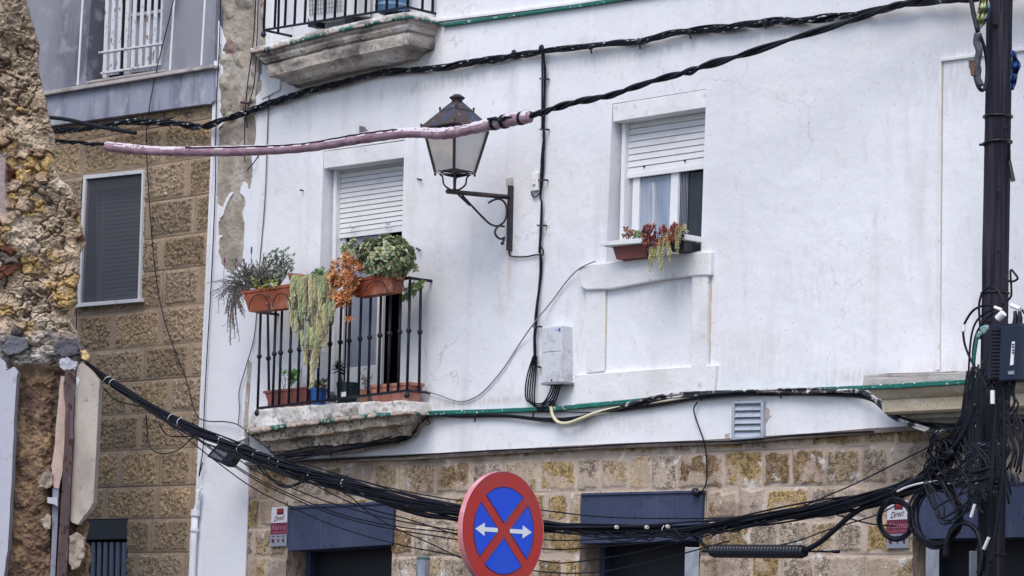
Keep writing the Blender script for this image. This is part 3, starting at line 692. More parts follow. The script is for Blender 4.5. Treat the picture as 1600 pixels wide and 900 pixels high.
# lower right balcony cornice
q = MB(); q.pp([(1350, 586), (1400, 583), (1520, 579), (1700, 569), (1700, 592), (1348, 602)], .40, 0); build(q, 'balcony_upstand', m_grey_trim, WB, bevel=.01, rough=(.02, .15, 3))
q = MB(); q.pp([(1345, 602), (1400, 599), (1520, 592), (1700, 582), (1700, 589), (1522, 599.5), (1400, 607), (1345, 609)], .44, 0); build(q, 'green_lip', m_green, WB, bevel=.008)
q = MB()
prof = [(1354, 608, .42), (1358, 612, .415), (1364, 617, .40), (1370, 621, .385), (1376, 624, .37), (1377, 625, .36), (1379, 644, .36), (1386, 647, .34)]
def step_rows(q, rows, x1, slope):
    """moulded corbel: every row is (left x, y, protrusion); faces join row to row"""
    vs = []; n = len(rows)
    for x, y, d in rows:
        a = P(x, y, d); c = P(x1, y-slope*(x1-x), d); c[2] = a[2]; a0 = a.copy(); a0[1] = 0; c0 = c.copy(); c0[1] = 0
        vs += [a0, a, c, c0]
    f = []
    for i in range(n-1):
        for k in range(3): f.append((i*4+k, i*4+k+1, (i+1)*4+k+1, (i+1)*4+k))
    f += [(0, 1, 2, 3), ((n-1)*4+3, (n-1)*4+2, (n-1)*4+1, (n-1)*4)]
    q.add(vs, f)
step_rows(q, prof, 1720, .055); build(q, 'balcony_cornice', m_flat, WB, rough=(.008, .1, 4))
q = MB(); step_rows(q, [(1404, 645, .24), (1418, 655, .22), (1440, 662, .10)], 1720, .055); build(q, 'corbel', m_grey_trim, WB, rough=(.015, .1, 4))

# ------------------------------------------------------------------ windows of the white building
def shutter(q, tl, tr, br, bl, n, d):
    for k in range(n):
        t0, t1 = k/n, (k+1)/n
        L0 = (tl[0]+(bl[0]-tl[0])*t0, tl[1]+(bl[1]-tl[1])*t0); L1 = (tl[0]+(bl[0]-tl[0])*(t1-.09/1), tl[1]+(bl[1]-tl[1])*(t1-.10/n*1.3))
        L1 = (tl[0]+(bl[0]-tl[0])*t1, tl[1]+(bl[1]-tl[1])*t1); R0 = (tr[0]+(br[0]-tr[0])*t0, tr[1]+(br[1]-tr[1])*t0); R1 = (tr[0]+(br[0]-tr[0])*t1, tr[1]+(br[1]-tr[1])*t1)
        a = [P(*L0, d-.006), P(*R0, d-.006), P(*R1, d), P(*L1, d)]
        a[2][2] += .009; a[3][2] += .009
        b = [p+np.array([0, .02, 0]) for p in a]; q.loft(a, b)
        e = [P(*L1, d-.016)+np.array([0, 0, .010]), P(*R1, d-.016)+np.array([0, 0, .010]), P(*R1, d-.016), P(*L1, d-.016)]
        q.add(e, [(0, 1, 2, 3)])
def wpart(pts, d1, d0, nm, mat, par, bevel=.003):
    q = MB(); q.pp(pts, d1, d0); return build(q, nm, mat, par, bevel=bevel)
q = MB(); shutter(q, (520, 266), (636, 250), (633, 352), (518, 368), 13, -.15); wa = build(q, 'balcony_door', m_slat, WB, fix=False)
wpart([(505.5, 237), (631, 220), (630.5, 246.5), (506, 263.5)], .018, -.17, 'shutter_box', m_trim, wa, .005)
wpart([(521, 262), (526, 262), (521, 645), (515, 645)], -.10, -.19, 'guide_rail', m_pvc, wa)
wpart([(519, 368), (633, 352), (633, 361), (519, 374)], -.145, -.165, 'bottom_slat', m_pvc, wa)
for x, y in ((550, 355), (604.5, 349)):
    q = MB(); q.tube([P(x-3, y-2, -.13), P(x, y+1, -.10), P(x+4, y+1, -.10), P(x+5, y-1.5, -.12)], .006, 6); build(q, 'hook', m_galv, wa)
wpart([(526, 372), (540, 370), (532, 645), (517, 645)], -.17, -.20, 'door_frame', m_pvc, wa)
wpart([(546, 366), (592, 362), (585, 640), (538, 645)], -.176, -.196, 'glass', m_glassblue, wa, 0)
wpart([(592, 362), (601, 361), (594, 640), (585, 640)], -.165, -.20, 'door_stile', m_pvc, wa)
wpart([(540, 575), (590, 570), (588, 612), (538, 617)], -.168, -.19, 'door_rail', m_pvc, wa)
q = MB(); room(q, [(505, 236), (650, 218), (640, 640), (493, 644)], -.20, 1.5); build(q, 'room', m_dark, wa, fix=False)

q = MB(); shutter(q, (975, 194), (1106, 175), (1104, 256), (972, 275), 8, -.12); wb = build(q, 'window', m_slat, WB, fix=False)
wpart([(957.3, 163), (1102.5, 140), (1101.5, 168), (957.6, 190.5)], .018, -.14, 'shutter_box', m_trim, wb, .005)
wpart([(972, 190), (977.5, 190), (973, 400), (967, 400)], -.075, -.16, 'guide_rail', m_pvc, wb)
wpart([(972, 273), (1104, 254), (1104, 263), (972, 280)], -.115, -.135, 'bottom_slat', m_pvc, wb)
for x, y in ((1006, 260), (1070, 251)): q = MB(); q.ball(P(x, y, -.115), .010, 8); build(q, 'slat_screw', m_dark, wb)
wpart([(977, 278), (989, 277), (984, 400), (970, 400)], -.15, -.18, 'window_frame', m_curtain_refl, wb)
wpart([(989, 276), (999.5, 275), (996, 400), (985, 400)], -.14, -.18, 'sash', m_pvc, wb)
wpart([(1048.5, 268), (1060.5, 266), (1056, 400), (1044, 400)], -.14, -.18, 'sash', m_pvc, wb)
wpart([(998, 274), (1050, 268), (1046, 400), (995, 400)], -.16, -.175, 'pane', m_glassblue, wb, 0)
wpart([(1015, 285), (1027, 284), (1024, 400), (1012, 400)], -.156, -.16, 'painted_frame_reflection', m_curtain_refl, wb, 0)  # pale strip laid on the pane as a painted frame reflection
wpart([(1060, 266), (1110, 260), (1108, 400), (1056, 400)], -.17, -.176, 'pane', m_glass, wb, 0)
q = MB(); pts = []
for k in range(14):
    x = 1061+k*1.2; pts.append((x, k % 2*.02))
a = [P(x, 268, -.158-e) for x, e in pts]; b = [P(x-3.5, 400, -.158-e) for x, e in pts]
q.add(a+b, [(i, i+1, 14+i+1, 14+i) for i in range(13)]); build(q, 'curtain', m_curtain_refl, wb, fix=False)
q = MB(); room(q, winB, -.19, 1.2); build(q, 'room', m_dark, wb, fix=False)

# ------------------------------------------------------------------ balconies (slab, corbel) of the white building
TA = [(397, 641), (470, 634), (560, 629), (636, 626)]; BA = [(384, 672), (440, 665), (494, 657), (560, 650), (638, 643)]
ba = build(mould([(TA, .02), (TA, .30), (BA, .305), (BA, .02)], 150, .02, .010, 3, 8), 'balcony', m_fascia, WB, fix=False, smooth='all')
G1 = [(382, 671), (440, 663), (494, 656), (560, 649), (640, 642)]; G2 = [(388, 680), (440, 670), (500, 662), (560, 655), (641, 647)]
build(mould([(G1, .02), (G1, .325), (G2, .325), (G2, .02)], 120, .02, .006, 4, 14), 'green_lip', m_green_worn, ba, fix=False, smooth='all')
C0 = [(402, 674), (560, 652), (640, 645)]; C1 = [(409, 690), (560, 671), (639, 660)]; C2 = [(415, 694), (560, 676), (636, 664)]; C3 = [(419, 706), (560, 692), (630, 680)]; C4 = [(436, 716), (560, 706), (612, 696)]
build(mould([(C0, .02), (C0, .29), (C1, .27), (C2, .20), (C3, .19), (C3, .10), (C4, .05), (C4, .0)], 170, .014, .011, 7, 8), 'corbel', m_old_dark, ba, fix=False, smooth=30)
TB_ = [(391, 76), (430, 66), (470, 55), (540, 38), (590, 27), (638, 18)]; BB_ = [(391, 81), (430, 73), (470, 62), (540, 45), (590, 34), (639, 26)]
bb = build(mould([(TB_, .02), (TB_, .40), (BB_, .40), (BB_, .02)], 160, .016, .006, 12, 10), 'balcony', m_fascia, WB, fix=False, smooth='all')
G1 = [(391, 79), (430, 71), (470, 60), (540, 43), (590, 32), (640, 24)]; G2 = [(391, 84), (430, 77), (470, 65), (540, 48), (590, 37), (641, 28)]
build(mould([(G1, .02), (G1, .415), (G2, .415), (G2, .02)], 120, .016, .004, 14, 14), 'green_lip', m_green_worn, bb, fix=False, smooth='all')
def rowB(xl_, yl_, xr_=638, dy=0): return [(xl_, yl_), ((xl_+xr_)/2, yl_-(xr_-xl_)*.5*.26+dy), (xr_, yl_-(xr_-xl_)*.235+dy)]
build(mould([(rowB(397, 83), .02), (rowB(397, 83), .395), (rowB(400, 88), .39), (rowB(404, 91), .365), (rowB(407, 94), .375), (rowB(413, 99), .355), (rowB(416, 101), .325), (rowB(419, 104), .35), (rowB(420, 107), .35), (rowB(420, 120), .335), (rowB(436, 124, 630), .27), (rowB(447, 130, 626), .24), (rowB(466, 138, 620), .02)], 200, .012, .005, 17, 7), 'corbel', m_upper, bb, fix=False, smooth=28)
q = MB(); q.pp([(396, -160), (408, -170), (404, 110), (399, 110)], .03, 0); build(q, 'edge_strip', m_grey_trim, WB)

# whitewashed vent louvre, meter cabinet, junction box
VT = thing('vent_louvre', 'blue grey slatted metal vent on the white band above the stone', 'vent', tuple(P(1167, 688, .03)))
q = MB(); ring(q, [(1143, 627.5), (1192, 626), (1192, 684), (1142, 687.5)], [(1147, 631), (1188, 630), (1188, 680), (1146, 684)], .05, .0); build(q, 'frame', m_vent, VT, bevel=.004)
for k in range(5):
    y0 = 631+k*10.4; q = MB()
    a = [P(1147, y0, .012), P(1188, y0-.8, .012), P(1188, y0+9.6, .042), P(1147, y0+10.4, .042)]; b = [p+np.array([0, .01, 0]) for p in a]; q.loft(a, b); build(q, 'slat', m_vent, VT)
q = MB(); q.pp([(1147, 685.5), (1186, 683), (1186, 687), (1148, 690)], .04, 0); build(q, 'foot', m_cream, VT)
q = MB(); q.pp(jag([(1193, 635), (1200, 637), (1205, 651), (1193, 664)], 3, 1.2, 3), .0155, .0); build(q, 'bare_patch', m_grey_trim, WB)
q = MB(); q.pp(jag([(1132, 678), (1140, 677), (1141, 687), (1133, 686)], 3, 1, 6), .0155, .0); build(q, 'bare_patch', m_grey_trim, WB)
MX = thing('meter_cabinet', 'pale grey electricity cabinet on the white wall beside the vertical cables', 'cabinet', tuple(P(862, 600, .07)))
q = MB(); q.pp([(846, 510.5), (877, 508), (877.5, 597), (846, 599.5)], .15, .0); build(q, 'body', m_boxgrey, MX, bevel=.008)
q = MB(); q.pp([(847.5, 512.5), (875.5, 510), (876, 548), (847.5, 550.5)], .155, .148); build(q, 'door', m_boxgrey, MX, bevel=.002)
q = MB(); q.pp([(847.5, 552), (876, 549.5), (876, 595.5), (847.5, 598)], .155, .148); build(q, 'door', m_boxgrey, MX, bevel=.002)
q = MB(); q.ball(P(862, 594, .155), .010, 8); build(q, 'lock', m_dark, MX)
q = MB(); q.ball(P(874, 515, .157), .014, 8, (1, .3, 1.2)); q.ball(P(870, 516, .157), .006, 8, (1, .3, 1.2)); build(q, 'blue_mark', m_bluepot, MX)
q = MB(); q.pp([(845, 598.5), (878.5, 596), (878.5, 599), (845, 601.5)], .16, .0); build(q, 'base_lip', M('cabinet base', (.25, .25, .27), .6), MX)
JB = thing('junction_box', 'small white junction box with a black cable loop, near the lantern bracket', 'junction box', tuple(P(833, 300, .03)))
q = MB(); q.pp([(829, 272), (840, 269), (840.5, 297), (829, 299)], .05, .0); build(q, 'body', m_pvc, JB, bevel=.006)
q = MB(); q.pp([(831, 278), (835, 277), (835, 288), (831, 289)], .065, .048); build(q, 'switch', m_pvc, JB, bevel=.003)
q = MB(); q.tube(cpx([(831, 298, .03), (831, 304, .03), (836, 308, .03), (842, 304, .03), (844, 300, .03)], step=.01), .006, 6); build(q, 'cable_loop', m_cable, JB)
# ------------------------------------------------------------------ railings
def railing(nm, label, bars, ret_bars, top, bot, d, knob, root):
    t = thing(nm, label, 'railing', tuple(root))
    def L(line, x): return line[0][1]+(line[1][1]-line[0][1])*(x-line[0][0])/(line[1][0]-line[0][0])
    q = MB(); A = P(*bot[0], d); B_ = P(*bot[1], d); q.tube([np.array([A[0], 0, A[2]]), A, B_, np.array([B_[0], 0, B_[2]])], .0125, 6); build(q, 'bottom_rail', m_iron, t)
    if top[0][1] > -100:
        q = MB(); A2 = P(*top[0], d); B2 = P(*top[1], d); q.tube([np.array([A2[0], 0, A2[2]]), A2, B2, np.array([B2[0], -.0, B2[2]])], .015, 6); build(q, 'top_rail', m_iron, t)
    def bar(b, tp):
        q = MB(); q.tube([b, tp], .0135, 6)
        if knob:
            m = b+(tp-b)*.53; q.lathe(m-np.array([0, 0, .02]), [(.013, -.004), (.022, .008), (.025, .020), (.022, .032), (.013, .044)], 8)
        build(q, 'baluster', m_iron, t, smooth='all')
    for x in bars:
        xt = x+5*(1 if knob else 1.5); bar(P(x, L(bot, x), d), P(xt, L(top, xt), d))
    Bb, Bt = P(*bot[1], d), P(*top[1], d); Ab, At = P(*bot[0], d), P(*top[0], d)
    for e, (b0, t0) in ret_bars:
        b0_, t0_ = (Bb, Bt) if b0 else (Ab, At)
        b = b0_.copy(); tp = t0_.copy(); b[1] = tp[1] = -d*e; bar(b, tp)
    q = MB()
    for p in (Ab, Bb): q.lathe(p-np.array([0, 0, .05]), [(.012, 0), (.022, .01), (.024, .03), (.014, .05)], 8)
    for k, (x) in enumerate((.0,)): pass
    q2 = MB(); q2.lathe(Ab-np.array([0, 0, .07]), [(.012, 0), (.024, .012), (.026, .03), (.014, .06)], 8); build(q2, 'foot_knob', m_iron, t, smooth='all')
    q2 = MB(); q2.lathe(Bb-np.array([0, 0, .07]), [(.012, 0), (.024, .012), (.026, .03), (.014, .06)], 8); build(q2, 'foot_knob', m_iron, t, smooth='all')
    return t
railing('balcony_railing', 'black iron balcony railing with knobbed bars, hung with flower boxes', (402.5, 426, 436, 451, 465, 480.5, 496, 513, 529, 543, 560, 575, 591, 606, 622, 636),
        [(.5, (0, 0)), (.5, (1, 1))], [(400, 487), (639, 434)], [(402, 638), (636, 610)], .29, True, P(402, 638, .29))
railing('balcony_railing', 'plain black iron railing of the upper balcony, cut by the top of the photo', (412, 429, 445, 460, 476, 492, 507, 523, 539, 555, 571, 588, 604, 620, 637),
        [(.5, (0, 0)), (.5, (1, 1)), (.15, (1, 1))], [(416, -118), (643, -170)], [(412, 47), (637, 11)], .36, False, P(412, 47, .36))
AC = thing('air_conditioner', 'white air conditioner unit standing behind the upper balcony railing', 'air conditioner', tuple(P(515, 36, .14)))
q = MB(); q.pp([(482, -90), (560, -100), (558, 22), (482, 34)], .22, .05); build(q, 'casing', m_pvc, AC, bevel=.01)
q = MB()
for k in range(12): q.tube([P(484+k*4.3, -80, .235), P(484+k*4.3, 24-k*.6, .235)], .0035, 5)
for k in range(14): q.tube([P(483, -74+k*7.5, .23), P(536, -81+k*7.5, .23)], .0025, 5)
build(q, 'fan_guard', M('grey wire guard', (.12, .13, .16), .5), AC)
for x in (487, 545):
    q = MB(); q.pp([(x-6, 29), (x+6, 27), (x+6, 41), (x-6, 42)], .2, .08); build(q, 'foot', m_black, AC)
PT = thing('blue_drum', 'blue plastic drum at the right end of the upper balcony', 'drum', tuple(P(612, 22, .18)))
q = MB(); c = P(612, 20, .16); q.lathe(c, [(.13, 0), (.15, .05), (.155, .5)], 20); build(q, 'body', M('blue plastic drum', (.10, .22, .38), .45), PT, smooth=40)
q = MB(); c = P(612, 12, .16); q.lathe(c, [(.150, 0), (.157, .005), (.157, .02), (.15, .025)], 20); build(q, 'hoop', M('pale blue hoop', (.25, .36, .5), .5), PT, smooth=40)

# ------------------------------------------------------------------ lantern
LD = .66
LC = P(710, 300, LD)                                     # where the lantern stem meets the arm
sy = float(np.dot(LC-CAM, fw))/F
LT = thing('wall_lantern', 'rusty four-sided wall lantern with opal panes on a scrolled iron bracket', 'lantern', tuple(P(796, 392, .02)))
def zz(px): return LC[2]+(300-px)*sy*1.0
def sqring(hd, z): return [np.array([LC[0]+a*hd, LC[1]+b*hd, z]) for a, b in ((1, 0), (0, 1), (-1, 0), (0, -1))]
ro = R(-2)
def dq(hd, z):
    """square seen corner-on: corners towards, away from and beside the camera"""
    out = []
    for k in range(4):
        t = k*math.pi/2; v = -h*math.cos(t+ro)+r0*math.sin(t+ro); out.append(np.array([LC[0], LC[1], z])+v*hd)
    return out
def loft_sq(q, levels):
    for (a, za), (b, zb) in zip(levels, levels[1:]):
        A, B_ = dq(a, za), dq(b, zb); q.add(A+B_, [(i, (i+1) % 4, 4+(i+1) % 4, 4+i) for i in range(4)])
    q.add(dq(*levels[0]), [(3, 2, 1, 0)]); q.add(dq(*levels[-1]), [(0, 1, 2, 3)])
# frame
zb, zt = zz(269), zz(203)
hb_, ht_ = 31*sy, 50*sy
q = MB(); A, B_ = dq(hb_, zb), dq(ht_, zt)
for k in range(4): q.tube([A[k], B_[k]], .013, 4)
loop = dq(hb_, zb); q.tube(loop, .013, 4, closed=True); q.tube([p+np.array([0, 0, -.012]) for p in dq(hb_*1.02, zb)], .011, 4, closed=True); q.tube(dq(ht_, zt), .012, 4, closed=True)
for p in dq(hb_, zb): q.lathe(p-np.array([0, 0, .035]), [(.004, 0), (.010, .006), (.010, .03)], 6)
build(q, 'frame', m_lampiron, LT)
A, B_ = dq(hb_*.97, zb+.01), dq(ht_*.97, zt)
for k in range(4):
    j = (k+1) % 4; q = MB(); a = [A[k], A[j], B_[j], B_[k]]; c = sum(a)/4; n_ = c-np.array([LC[0], LC[1], c[2]]); n_ = n_/np.linalg.norm(n_)*.004
    q.loft([p-n_ for p in a], a); build(q, 'pane', m_milk, LT)
q = MB(); loft_sq(q, [(51*sy, zz(202)), (57.5*sy, zz(200.0)), (57*sy, zz(198)), (27*sy, zz(172.5)), (25*sy, zz(171.5))]); build(q, 'roof', m_roofm, LT)
q = MB(); loft_sq(q, [(27.5*sy, zz(173)), (28*sy, zz(171)), (25*sy, zz(170)), (9*sy, zz(157)), (8*sy, zz(155))]); build(q, 'roof_cap', m_roofm, LT)
q = MB(); q.lathe((LC[0], LC[1], zz(157)), [(7.5*sy, 0), (8*sy, 2*sy), (12.5*sy, 6*sy), (12.6*sy, 7*sy), (8*sy, 9.5*sy), (6*sy, 11.5*sy), (2*sy, 12*sy)], 12); build(q, 'finial', m_lampiron, LT, smooth=40)
q = MB()
for p in dq(26.5*sy, zz(172))+dq(55*sy, zz(199)): q.lathe(p, [(.008, 0), (.006, .012), (.011, .02), (.009, .034)], 6)
build(q, 'corner_knob', m_lampiron, LT)
# cradle below the body
ctr = np.array([LC[0], LC[1], 0])
for k in range(4):
    v = dq(1, 0)[k]-ctr; v[2] = 0
    pts = [ctr+v*(24*sy)+np.array([0, 0, zz(272)]), ctr+v*(19*sy)+np.array([0, 0, zz(277)]), ctr+v*(17*sy)+np.array([0, 0, zz(288)]), ctr+v*(9*sy)+np.array([0, 0, zz(295)]), ctr+v*(1*sy)+np.array([0, 0, zz(298)])]
    q = MB(); q.tube(curve(pts, 16), .0085, 6); build(q, 'cradle_arm', m_lampiron, LT, smooth='all')
q = MB(); q.tube([ctr+np.array([0, 0, zz(302)]), ctr+np.array([0, 0, zz(268)])], .011, 8); q.lathe(ctr+np.array([0, 0, zz(299)]), [(.012, -.01), (.026, 0), (.022, .018), (.012, .03)], 8); build(q, 'stem', m_lampiron, LT)
# bracket: wall plate, arm, stay, scrolls
WPt, WPb = P(795.5, 290, .03), P(793.5, 391, .03)
q = MB(); q.pp([(793, 290), (799, 289.5), (797, 391), (790.5, 391)], .045, .014); build(q, 'wall_plate', m_lampiron, LT, bevel=.003)
q = MB(); q.pp([(791, 279), (802, 277), (802, 290), (791, 291)], .016, .01); build(q, 'plate_patch', m_grey_trim, LT)
armA = P(794, 308, .04); armB = P(698, 299, LD+.06)
q = MB(); q.tube([armA, armB], [.021, .021], 4); build(q, 'arm', m_lampiron, LT)
def br(px, py):                                          # a point in the bracket's own vertical plane
    t = (px-794)/(698-794); 
    # choose the point on the bracket plane seen at this pixel
    n_ = np.cross(armB-armA, [0, 0, 1.]); v = ray(px, py); tt = np.dot(armA-CAM, n_)/np.dot(v, n_); return CAM+v*tt
q = MB(); q.tube(curve([br(722, 305), br(745, 330), br(762, 347), br(770, 352), br(778, 353), br(786, 348), br(791, 338), br(791.5, 324), br(787, 315), br(779, 311), br(770, 313), br(763, 317)], 60), .010, 5); build(q, 'scroll', m_lampiron, LT, smooth='all')
q = MB(); q.tube(curve([br(788, 354), br(780, 353), br(774, 360), br(775, 368), br(782, 373), br(789, 371)], 30), .010, 5); build(q, 'scroll', m_lampiron, LT, smooth='all')
q = MB(); q.tube([br(716, 304), br(734, 321)], .010, 5); build(q, 'stay', m_lampiron, LT)
q = MB(); q.ball(br(785, 380), .018, 8); q.ball(br(787, 375), .014, 8); build(q, 'bolt', m_lampiron, LT)
one((lambda q: (q.tube(cpx([(796, 391, .04), (796, 398, .03), (803, 401, .03), (822, 401, .03), (838, 398, .03), (847, 399, .04), (849, 392, .05), (846, 386, .05)], step=.012), .0065, 6), q)[1])(MB()), 'lantern_cable', m_cable,
    'short black wire running from the foot of the lantern bracket to the vertical cables', 'cable', smooth='all')

# ------------------------------------------------------------------ cables
def strands(q, path, n, rad, rs, seed=1, turns=2., jit=.25, flat_=1., nn=5):
    """n strands twisted loosely round a centre line; rad may vary along it"""
    rr = random.Random(seed); m = len(path)
    ra = rad if callable(rad) else (lambda t: rad)
    tang = [np.array(path[min(i+1, m-1)])-np.array(path[max(i-1, 0)]) for i in range(m)]
    for s in range(n):
        rho = math.sqrt((s+.5)/n); ph = s*2.399+rr.random(); k1 = rr.uniform(.5, 2.2); k2 = rr.uniform(0, 6.3); tw = turns*rr.uniform(.7, 1.3)
        pts = []
        for i, p in enumerate(path):
            t = i/(m-1); tg = tang[i]/np.linalg.norm(tang[i]); a = np.cross(tg, [0, 0, 1.]); a /= np.linalg.norm(a); b = np.cross(a, tg)
            an = ph+tw*2*math.pi*t; rh = ra(t)*min(1.15, rho*(1+jit*math.sin(k1*6.28*t*3+k2)))
            pts.append(np.array(p)+a*rh*math.cos(an)*flat_+b*rh*math.sin(an))
        q.tube(pts, rs*rr.uniform(.8, 1.15), nn)
def lerp(tab):
    xs = [a for a, b in tab]; ys = [b for a, b in tab]
    return lambda t: float(np.interp(t, xs, ys))
# big twisted bundle clipped along the wall at the top
top_path = cpx([(40, 206, .16), (95, 205, .13), (150, 199, .12), (200, 191, .10), (250, 191, .09), (300, 197.5, .08), (330, 194.5, .07), (370, 181, .07), (400, 170, .06), (450, 152, .07), (500, 137.5, .07), (560, 122, .06), (620, 112, .06), (700, 103.5, .06),
                (760, 95, .06), (800, 88, .06), (850, 79, .06), (950, 70, .06), (1000, 63, .06), (1060, 52, .06), (1130, 43, .06), (1200, 35, .06), (1260, 31, .06), (1330, 24, .06), (1400, 10, .08), (1470, 1, .1), (1540, -4, .12), (1680, -14, .14), (2000, -60, .1), (2350, -120, .08)], step=.035)
q = MB(); strands(q, top_path, 9, .026, .0125, 3, turns=14, jit=.3)
CB = thing('wall_cable_bundle', 'thick twisted black cable bundle clipped across the white wall above both windows', 'cable bundle', tuple(P(800, 88, .05)), None)
build(q, 'cables', m_cablepaint, CB, smooth='all')
for x, y in ((803, 83), (846, 75), (923, 73), (999, 66), (1078, 50), (1196, 34)):
    q = MB(); q.ball(P(x, y, .08), .030, 8, (1, .7, 1.1)); q.tube([P(x, y+2, .08), P(x+1, y+10, .03)], .008, 5); build(q, 'clip', m_black, CB)
for x, y in ((180, 187), (263, 187), (290, 178)):
    q = MB(); q.tube([P(x-6, y-4, .05), P(x, y-1, .1), P(x+8, y-3, .05)], .008, 5); q.tube([P(x, y-2, .09), P(x+3, y+14, .09)], .006, 5); build(q, 'hook', m_black, CB)
one((lambda q: (q.tube(cpx([(40, 181, .25), (100, 186, .2), (150, 197, .16), (200, 206, .14), (212, 208, .13)]), .020, 8), q)[1])(MB()), 'cable_stub', m_cable,
    'thick black cable end crossing the wall bundle beside the ruined wall', 'cable', smooth='all')
# the free hanging cable with its hose sleeve
hose_c = [(168, 229, 1.0), (210, 233.5, 1.0), (250, 236, 1.0), (330, 236.5, 1.0), (400, 235, 1.0), (480, 230, 1.0), (560, 217, 1.0), (620, 209, 1.02), (650, 207.5, 1.02), (690, 209, 1.02), (720, 205, 1.02), (760, 196, 1.0), (800, 187.5, 1.0), (828, 183, .98)]
HC = thing('sleeved_cable', 'slack black cable in a faded pink hose sleeve, hanging in front of the lantern', 'cable', tuple(P(500, 229, 1.0)))
q = MB(); strands(q, cpx([(60, 218, 1.1), (110, 222, 1.05), (168, 227, 1.0)], step=.03), 3, .016, .013, 8, turns=3); build(q, 'cable', m_cableclean, HC, smooth='all')
q = MB(); strands(q, cpx([(822, 183, .98), (855, 173, .95), (900, 160, .9), (950, 150, .85), (1000, 133, .8), (1060, 116, .75), (1100, 104, .7), (1180, 79, .6), (1300, 42, .45), (1380, 15, .35), (1430, 2, .3), (1500, -6, .28), (1680, -18, .2), (2000, -64, .12), (2350, -124, .1)], step=.035), 4, .019, .014, 9, turns=9); build(q, 'cable', m_cableclean, HC, smooth='all')
hp = cpx(hose_c, step=.018); rr = random.Random(5)
hr = []
for i, p in enumerate(hp):
    t = i/len(hp); px_ = 168+660*t
    hr.append((.046 if px_ < 700 else .051)*(1+.035*math.sin(i*.7)+(.05*math.sin(i*2.4) if 600 < px_ < 770 else 0)+.05*math.sin(i*.09)))
q = MB(); q.tube(hp, hr, 14)
build(q, 'hose_sleeve', m_hose, HC, smooth='all')
# the slit of the hose and its chalky upper side
q = MB(); st = []
for i, p in enumerate(hp):
    a = .35*math.sin(i*.02+1); st.append(p+np.array([0, 0, hr[i]*.62])+np.array([0, -1., 0])*hr[i]*.80)
seg = int(len(hp)*.20); q.tube([s for s in st[seg:int(len(hp)*.55)]], .009, 6); build(q, 'hose_slit', m_cable, HC, smooth='all')
q = MB(); n_ = len(hp)
vs = []; fs = []
rows_ = 9
for i, p in enumerate(hp):
    for k in range(rows_):
        an = R(-62+142*k/(rows_-1)); up_ = np.array([0, 0, 1.]); nr = hr[i]*(1.05+.06*(float(fbm(i*.12, k*.5, 3, 4))-.5)*2)
        vs.append(p+up_*nr*math.cos(an)+np.array([0, -1., 0])*nr*math.sin(an))
for i in range(n_-1):
    for k in range(rows_-1):
        edge = (k == 0 or k == rows_-2 or k == rows_-3)
        if edge and float(fbm(i*.16, k*.9+3, 3, 9)) > .56: continue
        if float(fbm(i*.22+5, k*.6, 3, 19)) > .74: continue
        fs.append((i*rows_+k, i*rows_+k+1, (i+1)*rows_+k+1, (i+1)*rows_+k))
q.add(vs, fs); build(q, 'chalky_crust', m_hosetop, HC, fix=False, smooth='all')
for a, b in ((.866, .872), (.895, .905), (.955, .96)):
    i = int(a*len(hp)); q = MB(); q.tube([hp[i], hp[i+1], hp[min(i+3, len(hp)-1)]], hr[i]*1.09, 14); build(q, 'tape_band', m_cable, HC)
q = MB(); q.tube([P(762, 186, 1.06), P(775, 185, 1.07), P(783, 189, 1.07), P(788, 184, 1.06), P(800, 182.5, 1.05)], [.010, .016, .012, .016, .006], 6); build(q, 'tar_blot', m_cable, HC)
# vertical bundle down the wall
vp = [(846, 78, .06), (849, 90, .06), (850.5, 120, .05), (849.5, 200, .05), (847, 260, .05), (845, 330, .05), (844, 400, .05), (841.5, 450, .05), (838, 515, .05), (836, 560, .05)]
VB = thing('vertical_cable_bundle', 'vertical black cable bundle clipped down the white wall between lantern and right window', 'cable bundle', tuple(P(846, 600, .04)))
q = MB(); strands(q, cpx(vp, step=.03), 4, .015, .0085, 12, turns=3, jit=.5); build(q, 'cables', m_cableclean, VB, smooth='all')
rr = random.Random(2)
for k in range(5):
    o = (k-2)*3.4
    q = MB(); q.tube(cpx([(836+o*.4, 556, .05), (830+o, 590, .04), (828+o, 620, .04+.006*k), (834+o*.6, 634+o*.7, .05), (848, 635+o*.8, .06+.006*k), (862+o*.6, 622+o, .07), (868+o, 606, .08), (872+o*1.2, 597, .09)], step=.015), .0068, 6); build(q, 'cable_loop', m_cable, VB, smooth='all')
for x, y in ((849, 123), (849, 202), (847, 281), (845, 352), (838, 510), (836, 573)):
    q = MB(); q.tube([P(x-5, y, .04), P(x, y+1, .085), P(x+5, y, .05), P(x+9, y+1, .02)], .009, 6); build(q, 'clip', m_black, VB)
q = MB(); q.ball(P(863, 631, .05), .035, 10, (1.2, .5, .9)); build(q, 'seal', M('grey putty', (.12, .13, .17), .6), VB)
